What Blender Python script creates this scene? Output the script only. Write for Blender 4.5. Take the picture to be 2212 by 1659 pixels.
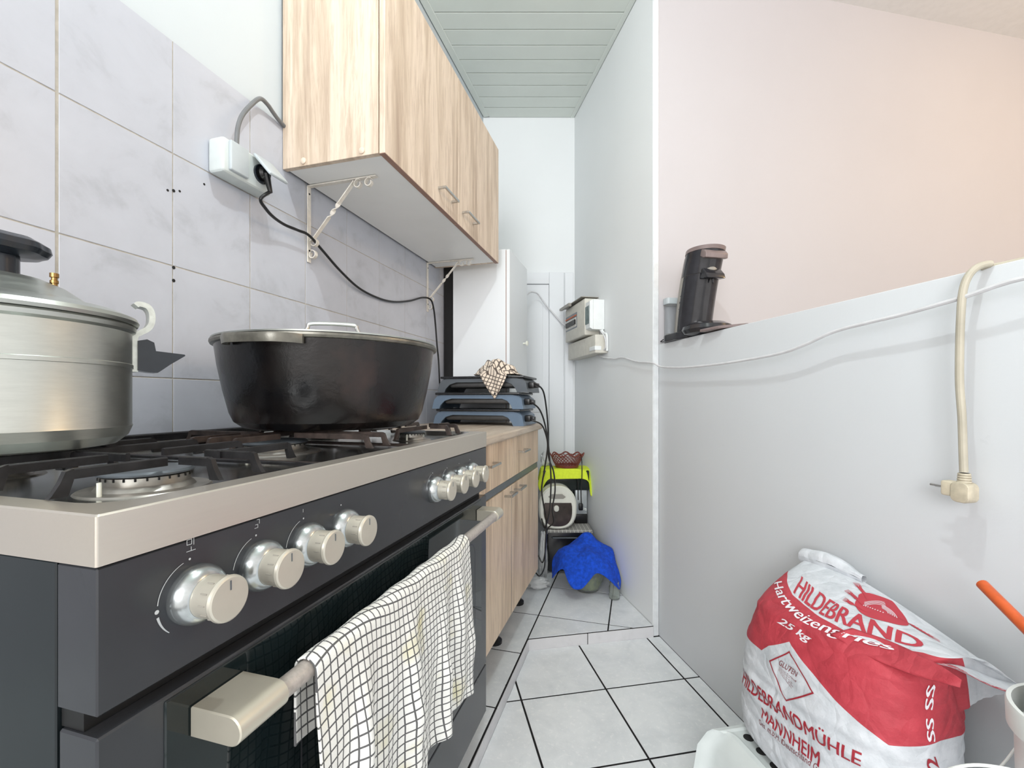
import bpy, bmesh, math, random
from mathutils import Vector, Matrix, noise
for o in list(bpy.data.objects): bpy.data.objects.remove(o, do_unlink=True)
SC = bpy.context.scene
COL = SC.collection
PI = math.pi
R = random.Random(7)
EYE = 1.038                      # height of the lens above the lower floor

# ---------------------------------------------------------------- camera
cam_d = bpy.data.cameras.new('camera'); cam = bpy.data.objects.new('camera', cam_d); COL.objects.link(cam)
cam.location = (0, 0, EYE); cam.rotation_euler = (PI/2, 0, 0)
cam_d.sensor_width = 36; cam_d.sensor_fit = 'HORIZONTAL'; cam_d.lens = 36*960/2212; cam_d.shift_y = 32.5/2212
cam_d.clip_start = 0.02
SC.camera = cam
# ---------------------------------------------------------------- light and exposure
SC.view_settings.view_transform = 'Standard'; SC.view_settings.look = 'None'
SC.view_settings.gamma = 1; SC.view_settings.use_curve_mapping = False
SC.view_settings.exposure = 0.14
world = bpy.data.worlds.new('world'); SC.world = world; world.use_nodes = True
world.node_tree.nodes['Background'].inputs[0].default_value = (1.0, 0.965, 0.93, 1)
world.node_tree.nodes['Background'].inputs[1].default_value = 1.35
def lamp(name, kind, loc, energy, color, size):
    l = bpy.data.lights.new(name, kind); l.energy = energy; l.color = color
    if kind == 'POINT': l.shadow_soft_size = size
    o = bpy.data.objects.new(name, l); o.location = loc; COL.objects.link(o)
    return o
lamp('kitchen_bulb', 'POINT', (0.14, 0.50, 2.74), 29, (0.93, 0.98, 1.0), 0.018)
lamp('dining_bulb', 'POINT', (2.95, 0.85, 2.5), 33, (1.0, 0.68, 0.36), 0.08)
w_ = bpy.data.lights.new('rear_fill_light', 'AREA'); w_.energy = 95; w_.size = 1.6; w_.color = (0.97, 0.98, 1.0)  # soft fill added behind the camera to even the light; no window built
wo_ = bpy.data.objects.new('rear_fill_light', w_); wo_.location = (-0.9, -3.0, 1.9); wo_.rotation_euler = (math.radians(84), 0, math.radians(-16)); COL.objects.link(wo_)

# ---------------------------------------------------------------- colour and materials
def lin(r, g, b):
    f = lambda c: (c/255/12.92) if c/255 <= 0.04045 else ((c/255+0.055)/1.055)**2.4
    return (f(r), f(g), f(b), 1)
class NT:
    def __init__(s, name):
        s.m = bpy.data.materials.new(name); s.m.use_nodes = True; s.t = s.m.node_tree; s.n = s.t.nodes; s.l = s.t.links
        s.b = s.n['Principled BSDF']
    def new(s, ty, **k):
        n = s.n.new('ShaderNode'+ty)
        for a, v in k.items(): setattr(n, a, v)
        return n
    def put(s, sock, v):
        if hasattr(v, 'links') or isinstance(v, bpy.types.NodeSocket): s.l.new(v, sock)
        else: sock.default_value = v
    def math(s, op, a, b=0.0, c=0.0):
        n = s.new('Math', operation=op)
        for i, v in enumerate((a, b, c)): s.put(n.inputs[i], v)
        return n.outputs[0]
    def coord(s, kind='Object', scale=(1, 1, 1), rot=(0, 0, 0)):
        tc = s.new('TexCoord'); mp = s.new('Mapping'); s.l.new(tc.outputs[kind], mp.inputs[0])
        mp.inputs['Scale'].default_value = scale; mp.inputs['Rotation'].default_value = rot
        return mp.outputs[0]
    def noise(s, vec, scale, detail=4, rough=0.55, dist=0.0):
        n = s.new('TexNoise'); s.l.new(vec, n.inputs['Vector'])
        n.inputs['Scale'].default_value = scale; n.inputs['Detail'].default_value = detail
        n.inputs['Roughness'].default_value = rough; n.inputs['Distortion'].default_value = dist
        return n.outputs['Fac']
    def ramp(s, fac, stops):
        n = s.new('ValToRGB'); s.l.new(fac, n.inputs[0])
        e = n.color_ramp.elements
        while len(e) < len(stops): e.new(0.5)
        for i, (p, c) in enumerate(stops): e[i].position = p; e[i].color = c
        return n.outputs[0]
    def mix(s, fac, a, b, mode='MIX'):
        n = s.new('Mix', data_type='RGBA', blend_type=mode)
        s.put(n.inputs[0], fac); s.put(n.inputs[6], a); s.put(n.inputs[7], b)
        return n.outputs[2]
    def bump(s, h, strength=0.2, dist=0.002):
        n = s.new('Bump'); n.inputs['Strength'].default_value = strength; n.inputs['Distance'].default_value = dist
        s.l.new(h, n.inputs['Height']); s.l.new(n.outputs[0], s.b.inputs['Normal'])
    def set(s, color=None, rough=None, metal=None, **k):
        if color is not None: s.put(s.b.inputs['Base Color'], color)
        if rough is not None: s.put(s.b.inputs['Roughness'], rough)
        if metal is not None: s.put(s.b.inputs['Metallic'], metal)
        for a, v in k.items(): s.put(s.b.inputs[a.replace('_', ' ')], v)
        return s.m

def flat(name, rgb, rough=0.5, metal=0.0, var=0.06, nscale=30, bump=0.0, rvar=0.0, **k):
    t = NT(name); v = t.coord()
    n = t.noise(v, nscale)
    c = lin(*rgb); lo = tuple(x*(1-var) for x in c[:3])+(1,); hi = tuple(min(1, x*(1+var)) for x in c[:3])+(1,)
    col = t.ramp(n, [(0.35, lo), (0.65, hi)])
    r = rough
    if rvar:
        r = t.math('MULTIPLY_ADD', t.noise(v, nscale*0.6), rvar*2, rough-rvar)
    if bump: t.bump(t.noise(v, nscale*3), bump, 0.001)
    return t.set(col, r, metal, **k)

def wall_paint(name, rgb, lumps=0.25, scuff=0.0):
    t = NT(name); v = t.coord()
    n = t.noise(v, 1.6, 3); f = t.noise(v, 140, 3)
    c = lin(*rgb)
    base = t.ramp(n, [(0.3, tuple(x*0.965 for x in c[:3])+(1,)), (0.7, c)])
    if scuff:
        s1 = t.noise(v, 9, 6, 0.7); m = t.ramp(s1, [(0.66, (0, 0, 0, 1)), (0.78, (1, 1, 1, 1))])
        base = t.mix(t.math('MULTIPLY', m, scuff), base, lin(168, 172, 172))
    vo = t.new('TexVoronoi'); t.l.new(v, vo.inputs['Vector']); vo.inputs['Scale'].default_value = 38
    blob = t.math('LESS_THAN', vo.outputs['Distance'], 0.16)
    big = t.math('GREATER_THAN', t.noise(v, 7, 2), 0.56)
    h = t.math('ADD', t.math('MULTIPLY', f, 0.35), t.math('MULTIPLY', t.math('MULTIPLY', blob, big), lumps*1.2))
    t.bump(h, 0.35, 0.0012)
    return t.set(base, 0.62)

def tile_mat(name, rgb, rgb2, scale=9, rough=0.25, speck=False):
    t = NT(name); v = t.coord('Object'); oi = t.new('ObjectInfo')
    va = t.new('VectorMath', operation='ADD'); t.l.new(v, va.inputs[0])
    cm = t.new('CombineXYZ'); r10 = t.math('MULTIPLY', oi.outputs['Random'], 37.0)
    t.l.new(r10, cm.inputs[0]); t.l.new(r10, cm.inputs[2]); t.l.new(cm.outputs[0], va.inputs[1])
    vv = va.outputs[0]
    n = t.noise(vv, scale, 8, 0.62, 0.4)
    if speck:
        n2 = t.noise(vv, 70, 4, 0.7); col = t.ramp(n, [(0.3, lin(*rgb2)), (0.6, lin(*rgb))])
        sp = t.ramp(n2, [(0.56, (0, 0, 0, 1)), (0.66, (1, 1, 1, 1))])
        col = t.mix(t.math('MULTIPLY', sp, 0.4), col, lin(250, 250, 250))
    else:
        col = t.ramp(n, [(0.34, lin(*rgb2)), (0.47, lin(*rgb)), (0.66, tuple(min(1, x*1.05) for x in lin(*rgb)[:3])+(1,))])
    return t.set(col, rough)

def wood_mat(name, axis='z', dark=1.0, tint=(1, 1, 1)):
    t = NT(name)
    sc = {'z': (7.5, 7.5, 0.55), 'x': (0.55, 7.5, 7.5)}[axis]
    v = t.coord('Object', sc); oi = t.new('ObjectInfo')
    va = t.new('VectorMath', operation='ADD'); t.l.new(v, va.inputs[0])
    cm = t.new('CombineXYZ'); rr = t.math('MULTIPLY', oi.outputs['Random'], 23.0)
    for i in range(3): t.l.new(rr, cm.inputs[i])
    t.l.new(cm.outputs[0], va.inputs[1]); v = va.outputs[0]
    a = t.noise(v, 2.2, 5, 0.6, 0.6); b = t.noise(v, 14, 4, 0.7, 0.2)
    d = lambda c: tuple(min(1, x*dark*k) for x, k in zip(lin(*c)[:3], tint))+(1,)
    c1 = t.ramp(a, [(0.30, d((168, 150, 134))), (0.42, d((196, 180, 162))), (0.55, d((218, 204, 188))), (0.72, d((202, 186, 170)))])
    st = t.ramp(b, [(0.38, (1, 1, 1, 1)), (0.50, (0, 0, 0, 1))])
    c2 = t.mix(t.math('MULTIPLY', st, 0.45), c1, d((170, 151, 134)))
    t.bump(b, 0.15, 0.0006)
    return t.set(c2, 0.45)

def brushed(name, rgb, rough=0.28, axis=(1, 1, 60), metal=0.9, strength=0.05, var=0.08):
    t = NT(name); v = t.coord('Object', axis)
    n = t.noise(v, 12, 4, 0.7); c = lin(*rgb)
    col = t.ramp(n, [(0.3, tuple(x*(1-var) for x in c[:3])+(1,)), (0.7, c)])
    t.bump(n, strength, 0.0004)
    r = t.math('MULTIPLY_ADD', n, 0.16, rough-0.08)
    return t.set(col, r, metal)

def check_mat(name, ground, line, cu, cv, w, stain=None, second=None):
    t = NT(name); tc = t.new('TexCoord'); sx = t.new('SeparateXYZ'); t.l.new(tc.outputs['UV'], sx.inputs[0])
    def lines(out, cell):
        f = t.math('FRACT', t.math('DIVIDE', out, cell)); return t.math('LESS_THAN', f, w)
    m = t.math('MAXIMUM', lines(sx.outputs[0], cu), lines(sx.outputs[1], cv))
    fine = t.noise(t.coord('UV', (900, 900, 1)), 1.0, 2)
    g = t.ramp(fine, [(0.3, tuple(x*0.86 for x in lin(*ground)[:3])+(1,)), (0.7, lin(*ground))])
    if stain:
        sn = t.noise(t.coord('UV', (1, 1, 1)), 9, 3); sm = t.ramp(sn, [(0.55, (0, 0, 0, 1)), (0.70, (1, 1, 1, 1))])
        g = t.mix(t.math('MULTIPLY', sm, 0.55), g, lin(*stain))
    col = t.mix(t.math('MULTIPLY', m, 0.9), g, lin(*line))
    t.bump(fine, 0.3, 0.0006)
    return t.set(col, 0.9)

M = {}
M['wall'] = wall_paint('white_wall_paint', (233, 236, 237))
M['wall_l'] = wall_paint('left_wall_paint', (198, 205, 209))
M['wall_rough'] = wall_paint('lumpy_white_wall_paint', (217, 220, 223), 1.6, 0.35)
M['wall_pink'] = wall_paint('offwhite_wall_paint', (193, 190, 193), 0.05)
M['bead'] = flat('white_gloss_paint', (216, 219, 221), 0.5)
M['ceil'] = flat('ceiling_panel_white', (214, 220, 214), 0.35, var=0.02, nscale=4)
M['ceil_plain'] = flat('ceiling_paint', (232, 232, 232), 0.7, var=0.02)
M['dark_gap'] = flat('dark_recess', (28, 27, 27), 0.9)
M['grout_l'] = flat('light_grout', (178, 172, 162), 0.85, var=0.12, nscale=60)
M['grout_d'] = flat('black_grout', (15, 12, 13), 0.9, var=0.2, nscale=60)
M['wtile'] = tile_mat('grey_marbled_wall_tile', (185, 188, 197), (173, 176, 184), 8, 0.28)
M['ftile'] = tile_mat('speckled_grey_floor_tile', (230, 233, 235), (214, 218, 221), 9, 0.4, True)
M['kerb'] = tile_mat('grey_kerb_tile', (208, 207, 209), (200, 199, 201), 12, 0.35)
M['screed'] = flat('raw_screed', (150, 146, 140), 0.9, var=0.2, nscale=20)
M['wood_v'] = wood_mat('sonoma_oak_upright', 'z', 0.98, (1.03, 0.99, 0.95))
M['wood_b'] = wood_mat('sonoma_oak_warm', 'z', 1.02, (1.08, 0.98, 0.86))
M['wood_h'] = wood_mat('sonoma_oak_lengthwise', 'x', 0.86)
M['melamine'] = flat('white_melamine', (236, 236, 234), 0.4, var=0.02, nscale=5)
M['panel_w'] = flat('white_lacquer_panel', (228, 231, 233), 0.42, var=0.015, nscale=3)
M['edge_brown'] = flat('brown_edge_band', (150, 118, 104), 0.6)
M['chrome'] = flat('satin_chrome', (196, 196, 194), 0.25, 1.0)
M['rail'] = flat('grey_aluminium_rail', (120, 128, 134), 0.35, 0.8)
M['foot'] = flat('black_plastic_foot', (18, 18, 20), 0.4)
M['steel'] = brushed('brushed_stainless', (206, 199, 189), 0.33, (1.2, 40, 40), 0.8, 0.03, 0.03)
M['steel_tray'] = brushed('polished_hob_steel', (200, 202, 200), 0.2, (1, 1, 8), 1.0, 0.1)
M['anthracite'] = flat('anthracite_enamel', (60, 62, 66), 0.26, 0.3, var=0.05, nscale=8, rvar=0.04)
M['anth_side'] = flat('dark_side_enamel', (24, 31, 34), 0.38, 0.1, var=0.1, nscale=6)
M['black_glass'] = flat('black_oven_glass', (20, 29, 31), 0.04, 0.0, var=0.1)
M['oven_dark'] = flat('oven_gap_black', (10, 11, 12), 0.5)
M['knob'] = flat('champagne_grey_knob', (192, 188, 176), 0.36, 0.4, var=0.03)
M['knob_base'] = flat('silver_knob_collar', (182, 187, 188), 0.24, 0.9, var=0.1, nscale=90)
M['handle'] = flat('pearl_beige_handle', (198, 193, 178), 0.33, 0.55, var=0.04, nscale=20)
M['bar'] = flat('warm_grey_rail', (176, 169, 163), 0.4, 0.3, var=0.12, nscale=200)
M['print_w'] = flat('worn_white_print', (190, 194, 196), 0.6)
M['iron'] = flat('black_cast_iron', (30, 29, 31), 0.38, 0.2, var=0.5, nscale=40, bump=0.4, rvar=0.1)
M['iron_rust'] = flat('burnt_brown_iron', (60, 50, 46), 0.45, 0.3, var=0.4, nscale=50, bump=0.5)
M['cap'] = flat('grey_enamel_burner_cap', (84, 90, 96), 0.4, 0.3, var=0.12)
M['burner'] = flat('aluminium_burner_ring', (168, 164, 158), 0.4, 0.9, var=0.2)
M['alu'] = brushed('worn_aluminium', (192, 195, 190), 0.36, (3, 3, 20), 0.95, 0.05, 0.10)
M['alu_bright'] = flat('cast_aluminium', (196, 200, 194), 0.38, 0.85, var=0.15, nscale=60, bump=0.4)
M['bakelite'] = flat('black_bakelite', (34, 40, 48), 0.22, var=0.1)
M['brass'] = flat('brass', (150, 118, 74), 0.3, 1.0)
t = NT('sooty_black_pot'); v = t.coord(); n1 = t.noise(v, 5, 4, 0.6); n2 = t.noise(v, 26, 5, 0.7); n3 = t.noise(v, 55, 3, 0.7)
c = t.ramp(n1, [(0.35, lin(9, 10, 13)), (0.52, lin(22, 17, 16)), (0.7, lin(56, 38, 33))])
c = t.mix(t.math('MULTIPLY', t.ramp(n2, [(0.72, (0, 0, 0, 1)), (0.77, (1, 1, 1, 1))]), 0.5), c, lin(150, 130, 115))
t.bump(n2, 0.5, 0.002)
M['pot'] = t.set(c, t.math('MULTIPLY_ADD', n1, 0.45, 0.04), 0.1)
M['pot_rim'] = flat('greasy_grey_rim', (112, 110, 102), 0.35, 0.5, var=0.35, nscale=25, bump=0.4)
M['socket'] = flat('grey_white_plastic', (200, 207, 206), 0.45, var=0.03)
M['socket_lid'] = flat('pale_grey_lid', (182, 190, 194), 0.4, var=0.03)
M['cable_grey'] = flat('grey_cable', (110, 112, 114), 0.45)
M['cable_black'] = flat('black_cable', (16, 16, 17), 0.35)
M['cable_white'] = flat('painted_white_cable', (214, 214, 216), 0.6)
M['cable_cream'] = flat('dirty_cream_cable', (182, 175, 158), 0.5, var=0.12, nscale=12)
M['cream'] = flat('dirty_cream_plug', (200, 190, 168), 0.45, var=0.15, nscale=40)
M['bracket'] = flat('cream_painted_iron', (222, 216, 206), 0.45, var=0.08, nscale=60)
M['grid_blue'] = flat('blue_grey_plastic', (104, 122, 142), 0.3, var=0.08, nscale=10)
M['grid_grey'] = flat('graphite_plastic', (84, 90, 96), 0.3, var=0.08, nscale=10)
M['grid_dark'] = flat('black_plate', (30, 31, 34), 0.25, var=0.15)
M['grid_pan'] = flat('dark_grey_pan', (92, 92, 92), 0.45, 0.3, var=0.1)
M['fusebox_old'] = flat('yellowed_plastic', (208, 205, 195), 0.5, var=0.05)
M['fusebox'] = flat('white_plastic', (232, 235, 235), 0.4, var=0.02)
M['smoke'] = flat('smoked_window', (112, 126, 126), 0.12, var=0.2, nscale=40)
M['breaker'] = flat('pale_breaker', (214, 212, 206), 0.5)
M['orange_line'] = flat('orange_strip', (190, 96, 50), 0.5)
M['black'] = flat('black_plastic', (14, 14, 15), 0.3)
M['fryer'] = flat('ivory_plastic', (226, 226, 214), 0.35, var=0.03)
M['fryer_burn'] = flat('yellowed_ivory_plastic', (206, 190, 156), 0.4, var=0.12)
M['fryer_win'] = flat('brown_fryer_front', (70, 60, 56), 0.2, 0.3, var=0.4, nscale=14)
M['bk_green'] = flat('dark_green_black_plastic', (22, 30, 28), 0.2, var=0.2)
M['silver'] = flat('silver_plastic', (176, 182, 184), 0.35, 0.4)
M['basket'] = flat('red_brown_plastic', (120, 56, 44), 0.4, var=0.1)
M['oven_b'] = flat('black_oven_body', (20, 20, 22), 0.25)
M['blue'] = flat('royal_blue_towel', (14, 72, 192), 0.95, var=0.25, nscale=60, bump=0.8)
M['yellow'] = flat('fluorescent_yellow_cloth', (220, 238, 60), 0.9, var=0.05, nscale=80, bump=0.3)
M['bucket'] = flat('white_bucket_plastic', (226, 229, 226), 0.4, var=0.02)
M['stool'] = flat('white_stool_plastic', (206, 212, 211), 0.42, var=0.02)
M['purple'] = flat('purple_plastic', (160, 40, 150), 0.35)
M['maroon'] = flat('dark_red_contents', (104, 30, 44), 0.6, var=0.3)
M['orange'] = flat('orange_plastic_stick', (206, 92, 42), 0.35, var=0.1, nscale=60)
M['print_red'] = flat('red_ink', (186, 54, 68), 0.6)
M['print_dred'] = flat('dark_red_ink', (158, 36, 50), 0.6)
M['print_wh'] = flat('white_ink', (236, 232, 238), 0.6)
M['print_dk'] = flat('brown_ink', (128, 60, 66), 0.6)
M['coffee_blk'] = flat('glossy_black_plastic', (44, 44, 48), 0.12, var=0.15)
M['coffee_grey'] = flat('taupe_plastic', (150, 146, 138), 0.35, var=0.06)
M['coffee_brown'] = flat('brown_grey_lid', (128, 114, 112), 0.3, var=0.1)
M['pinkbox'] = flat('pale_pink_box', (196, 170, 178), 0.5)
M['door_p'] = wall_paint('old_white_door_paint', (230, 233, 236), 0.1)
t = NT('clear_plastic'); M['clear'] = t.set(lin(232, 236, 238), 0.08, 0.0, Transmission_Weight=0.9, IOR=1.15)
t = NT('clear_glass'); M['glass'] = t.set(lin(226, 232, 226), 0.04, 0.0, Transmission_Weight=0.85, IOR=1.3)
t = NT('thin_plastic_bag'); v = t.coord(); t.bump(t.noise(v, 30, 4), 0.8, 0.01); M['film'] = t.set(lin(232, 234, 234), 0.25, 0.0, Transmission_Weight=0.35, IOR=1.1)
t = NT('pickled_greens'); v = t.coord('Object', (1, 1, 0.3)); M['greens'] = t.set(t.ramp(t.noise(v, 60, 4), [(0.35, lin(70, 80, 30)), (0.6, lin(150, 160, 80))]), 0.4)
M['towel'] = check_mat('white_black_check_cloth', (236, 236, 232), (44, 44, 50), 0.0125, 0.0125, 0.17, stain=(216, 206, 130))
M['rag'] = check_mat('cream_brown_check_cloth', (226, 212, 196), (58, 46, 44), 0.016, 0.016, 0.24)
M['mat_check'] = check_mat('grey_check_cloth', (150, 148, 144), (212, 210, 204), 0.022, 0.022, 0.16)

# ---------------------------------------------------------------- frames: W world, K along the left wall, RR along the right wall
def rotm(a): return Matrix.Rotation(a, 4, 'Z')
AK = math.atan2(0.9622, 0.2723); AR = math.atan2(0.9821, -0.1883)
FR = {'W': 0.0, 'K': AK, 'R': AR}
def conv(fr, p):                       # frame coordinates -> world
    return rotm(FR[fr]) @ Vector(p)
def unconv(fr, p): return rotm(-FR[fr]) @ Vector(p)
def ray(px, py): return Vector(((px-1106)/960, 1.0, (862-py)/960))
def Kp(px, py, D):                     # point of the picture on the plane at distance D left of the lens
    r = unconv('K', ray(px, py)); k = D/r.y; return (r.x*k, D, EYE+r.z*k)
def Rp(px, py, E):
    r = unconv('R', ray(px, py)); k = -E/r.y; return (r.x*k, -E, EYE+r.z*k)
def Wp(px, py, y):
    r = ray(px, py); return (r.x*y, y, EYE+r.z*y)
def Zp(px, py, z):
    r = ray(px, py); k = (z-EYE)/r.z; return (r.x*k, r.y*k, z)

class MB:
    def __init__(s): s.v = []; s.f = []; s.mi = []; s.uv = []; s.cur = 0
    def add(s, vs, fs, uvs=None):
        o = len(s.v); s.v += [tuple(p) for p in vs]
        for f in fs: s.f.append([i+o for i in f]); s.mi.append(s.cur)
        s.uv += (uvs if uvs else [(0, 0)]*len(vs))
        return s
    def box(s, x0, x1, y0, y1, z0, z1, bev=0.0):
        x0, x1 = min(x0, x1), max(x0, x1); y0, y1 = min(y0, y1), max(y0, y1); z0, z1 = min(z0, z1), max(z0, z1)
        vs = [(x, y, z) for z in (z0, z1) for y in (y0, y1) for x in (x0, x1)]
        fs = [(0, 2, 3, 1), (4, 5, 7, 6), (0, 1, 5, 4), (2, 6, 7, 3), (0, 4, 6, 2), (1, 3, 7, 5)]
        if bev > 0:
            bm = bmesh.new(); bv = [bm.verts.new(p) for p in vs]
            for f in fs: bm.faces.new([bv[i] for i in f])
            bmesh.ops.bevel(bm, geom=list(bm.edges), offset=bev, segments=(1 if bev < 0.0025 else 3), profile=0.5, affect='EDGES')
            bm.verts.ensure_lookup_table(); bm.verts.index_update()
            s.add([v.co[:] for v in bm.verts], [[v.index for v in f.verts] for f in bm.faces]); bm.free()
        else: s.add(vs, fs)
        return s
    def prism(s, poly, axis, a0, a1, bev=0.0):      # polygon in the two other axes, extruded along axis
        n = len(poly)
        def P(u, v, w):
            return {'x': (w, u, v), 'y': (u, w, v), 'z': (u, v, w)}[axis]
        vs = [P(u, v, a0) for u, v in poly]+[P(u, v, a1) for u, v in poly]
        fs = [list(range(n))[::-1], list(range(n, 2*n))]+[(i, (i+1) % n, n+(i+1) % n, n+i) for i in range(n)]
        bm = bmesh.new(); bv = [bm.verts.new(p) for p in vs]
        for f in fs: bm.faces.new([bv[i] for i in f])
        bmesh.ops.recalc_face_normals(bm, faces=bm.faces)
        if bev: bmesh.ops.bevel(bm, geom=list(bm.edges), offset=bev, segments=(1 if bev < 0.0025 else 3), profile=0.5, affect='EDGES')
        bm.verts.index_update()
        s.add([v.co[:] for v in bm.verts], [[v.index for v in f.verts] for f in bm.faces]); bm.free()
        return s
    def tube(s, pts, r, n=8, smooth=True, cap=True):
        pts = [Vector(p) for p in pts]
        if smooth and len(pts) > 2: pts = catmull(pts, 6)
        rr = r if callable(r) else (lambda t: r)
        m = len(pts); rings = []; up = Vector((0, 0, 1))
        tan0 = (pts[1]-pts[0]).normalized()
        if abs(tan0.dot(up)) > 0.9: up = Vector((1, 0, 0))
        nrm = tan0.cross(up).normalized()
        vs = []
        for i, p in enumerate(pts):
            tn = (pts[min(i+1, m-1)]-pts[max(i-1, 0)])
            if tn.length < 1e-9: tn = tan0
            tn.normalize()
            nrm = (nrm-tn*nrm.dot(tn)); nrm = nrm.normalized() if nrm.length > 1e-6 else tn.orthogonal().normalized()
            b = tn.cross(nrm); q = rr(i/(m-1))
            for k in range(n):
                a = 2*PI*k/n; vs.append(p+nrm*math.cos(a)*q+b*math.sin(a)*q)
        fs = [(i*n+k, i*n+(k+1) % n, (i+1)*n+(k+1) % n, (i+1)*n+k) for i in range(m-1) for k in range(n)]
        if cap: fs += [list(range(n))[::-1], [(m-1)*n+k for k in range(n)]]
        return s.add(vs, fs)
    def lathe(s, prof, c=(0, 0, 0), n=32, axis='z', wav=None):
        # prof: list of (radius, height); axis z, or 'y' (height goes along -y)
        vs = []; fs = []; m = len(prof)
        for i, (r, h) in enumerate(prof):
            for k in range(n):
                a = 2*PI*k/n; q = r*(wav(a, i) if wav else 1)
                if axis == 'z': p = (c[0]+q*math.cos(a), c[1]+q*math.sin(a), c[2]+h)
                elif axis == 'y': p = (c[0]+q*math.cos(a), c[1]-h, c[2]+q*math.sin(a))
                else: p = (c[0]+h, c[1]+q*math.cos(a), c[2]+q*math.sin(a))
                vs.append(p)
        flip = axis == 'x'
        for i in range(m-1):
            for k in range(n):
                f = (i*n+k, i*n+(k+1) % n, (i+1)*n+(k+1) % n, (i+1)*n+k)
                fs.append(f)
        if prof[0][0] > 1e-6: fs.append(list(range(n))[::-1])
        if prof[-1][0] > 1e-6: fs.append([(m-1)*n+k for k in range(n)])
        return s.add(vs, fs)
    def grid(s, fn, nu, nv, uvf=None, closeu=False):
        vs = []; uvs = []; fs = []
        cu = nu if closeu else nu+1
        for j in range(nv+1):
            for i in range(cu):
                u, v = i/nu, j/nv; vs.append(fn(u, v)); uvs.append(uvf(u, v) if uvf else (u, v))
        for j in range(nv):
            for i in range(nu):
                i2 = (i+1) % cu if closeu else i+1
                fs.append((j*cu+i, j*cu+i2, (j+1)*cu+i2, (j+1)*cu+i))
        return s.add(vs, fs, uvs)
    def build(s, name, mat, parent=None, origin=None, frame='W', thick=0.0, auto=25, recalc=True, subsurf=0):
        """mesh object; coordinates are given in `frame`; parent is a thing made by thing()"""
        if parent is not None: origin = parent['_o']; frame = parent['_f']; origin = Vector(origin)
        else: origin = Vector(origin if origin is not None else (0, 0, 0))
        me = bpy.data.meshes.new(name)
        me.from_pydata([Vector(p)-origin for p in s.v], [], s.f)
        for mm in (mat if isinstance(mat, (list, tuple)) else [mat]): me.materials.append(mm)
        for p, k in zip(me.polygons, s.mi): p.material_index = k; p.use_smooth = True
        ul = me.uv_layers.new(name='UVMap')
        for lp in me.loops: ul.data[lp.index].uv = s.uv[lp.vertex_index]
        if recalc:
            bm = bmesh.new(); bm.from_mesh(me); bmesh.ops.remove_doubles(bm, verts=bm.verts, dist=1e-6)
            bmesh.ops.recalc_face_normals(bm, faces=bm.faces); bm.to_mesh(me); bm.free()
        me.set_sharp_from_angle(angle=math.radians(auto))
        o = bpy.data.objects.new(name, me); COL.objects.link(o)
        if parent is not None:
            o.parent = parent
            if '_sub' in parent.keys() and False: pass
        else:
            o.location = conv(frame, origin); o.rotation_euler = (0, 0, FR[frame])
        o['_o'] = tuple(origin); o['_f'] = frame
        if thick:
            md = o.modifiers.new('thickness', 'SOLIDIFY'); md.thickness = thick; md.offset = 0
        if subsurf:
            md = o.modifiers.new('smooth', 'SUBSURF'); md.levels = subsurf; md.render_levels = subsurf
        return o
def catmull(p, k):
    out = []
    n = len(p)
    for i in range(n-1):
        a = p[max(i-1, 0)]; b = p[i]; c = p[i+1]; d = p[min(i+2, n-1)]
        for j in range(k):
            t = j/k
            out.append(0.5*((2*b)+(c-a)*t+(2*a-5*b+4*c-d)*t*t+(3*b-a-3*c+d)*t**3))
    out.append(p[-1]); return out
def tag(o, label=None, cat=None, group=None, kind=None):
    if label: o['label'] = label
    if cat: o['category'] = cat
    if group: o['group'] = group
    if kind: o['kind'] = kind
    return o
def thing(name, origin, frame, label, cat, group=None):
    o = bpy.data.objects.new(name, None); COL.objects.link(o); o.empty_display_size = 0.05
    o.location = conv(frame, origin); o.rotation_euler = (0, 0, FR[frame]); o['_o'] = tuple(origin); o['_f'] = frame
    return tag(o, label, cat, group)
def copy_tree(o, parent=None):
    c = o.copy(); COL.objects.link(c); c.parent = parent
    for ch in list(o.children): copy_tree(ch, c)
    return c
def text_pts(body, size=1.0, bold=0.0, shear=0.0, maxe=None, lw=None):
    """flat outlines of lettering: vertices, faces and extent"""
    cu = bpy.data.curves.new('lettering', 'FONT'); cu.body = body; cu.size = size; cu.offset = bold; cu.shear = shear
    cu.resolution_u = 3
    ob = bpy.data.objects.new('lettering', cu); COL.objects.link(ob)
    bpy.context.view_layer.update()
    me = bpy.data.meshes.new_from_object(ob.evaluated_get(bpy.context.evaluated_depsgraph_get()))
    bm = bmesh.new(); bm.from_mesh(me); bmesh.ops.triangulate(bm, faces=bm.faces)
    w = max(v.co.x for v in bm.verts)-min(v.co.x for v in bm.verts)
    mx = maxe or w/40
    for _ in range(5):
        es = [e for e in bm.edges if e.calc_length() > mx]
        if not es or len(bm.verts) > 9000: break
        bmesh.ops.subdivide_edges(bm, edges=es, cuts=1); bmesh.ops.triangulate(bm, faces=[f for f in bm.faces if len(f.verts) > 3])
    bm.verts.index_update()
    vs = [v.co.copy() for v in bm.verts]; fs = [[v.index for v in f.verts] for f in bm.faces]
    bm.free(); bpy.data.objects.remove(ob); bpy.data.curves.remove(cu); bpy.data.meshes.remove(me)
    x0 = min(v.x for v in vs); x1 = max(v.x for v in vs); y0 = min(v.y for v in vs); y1 = max(v.y for v in vs)
    return vs, fs, (x0, x1, y0, y1)
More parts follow.
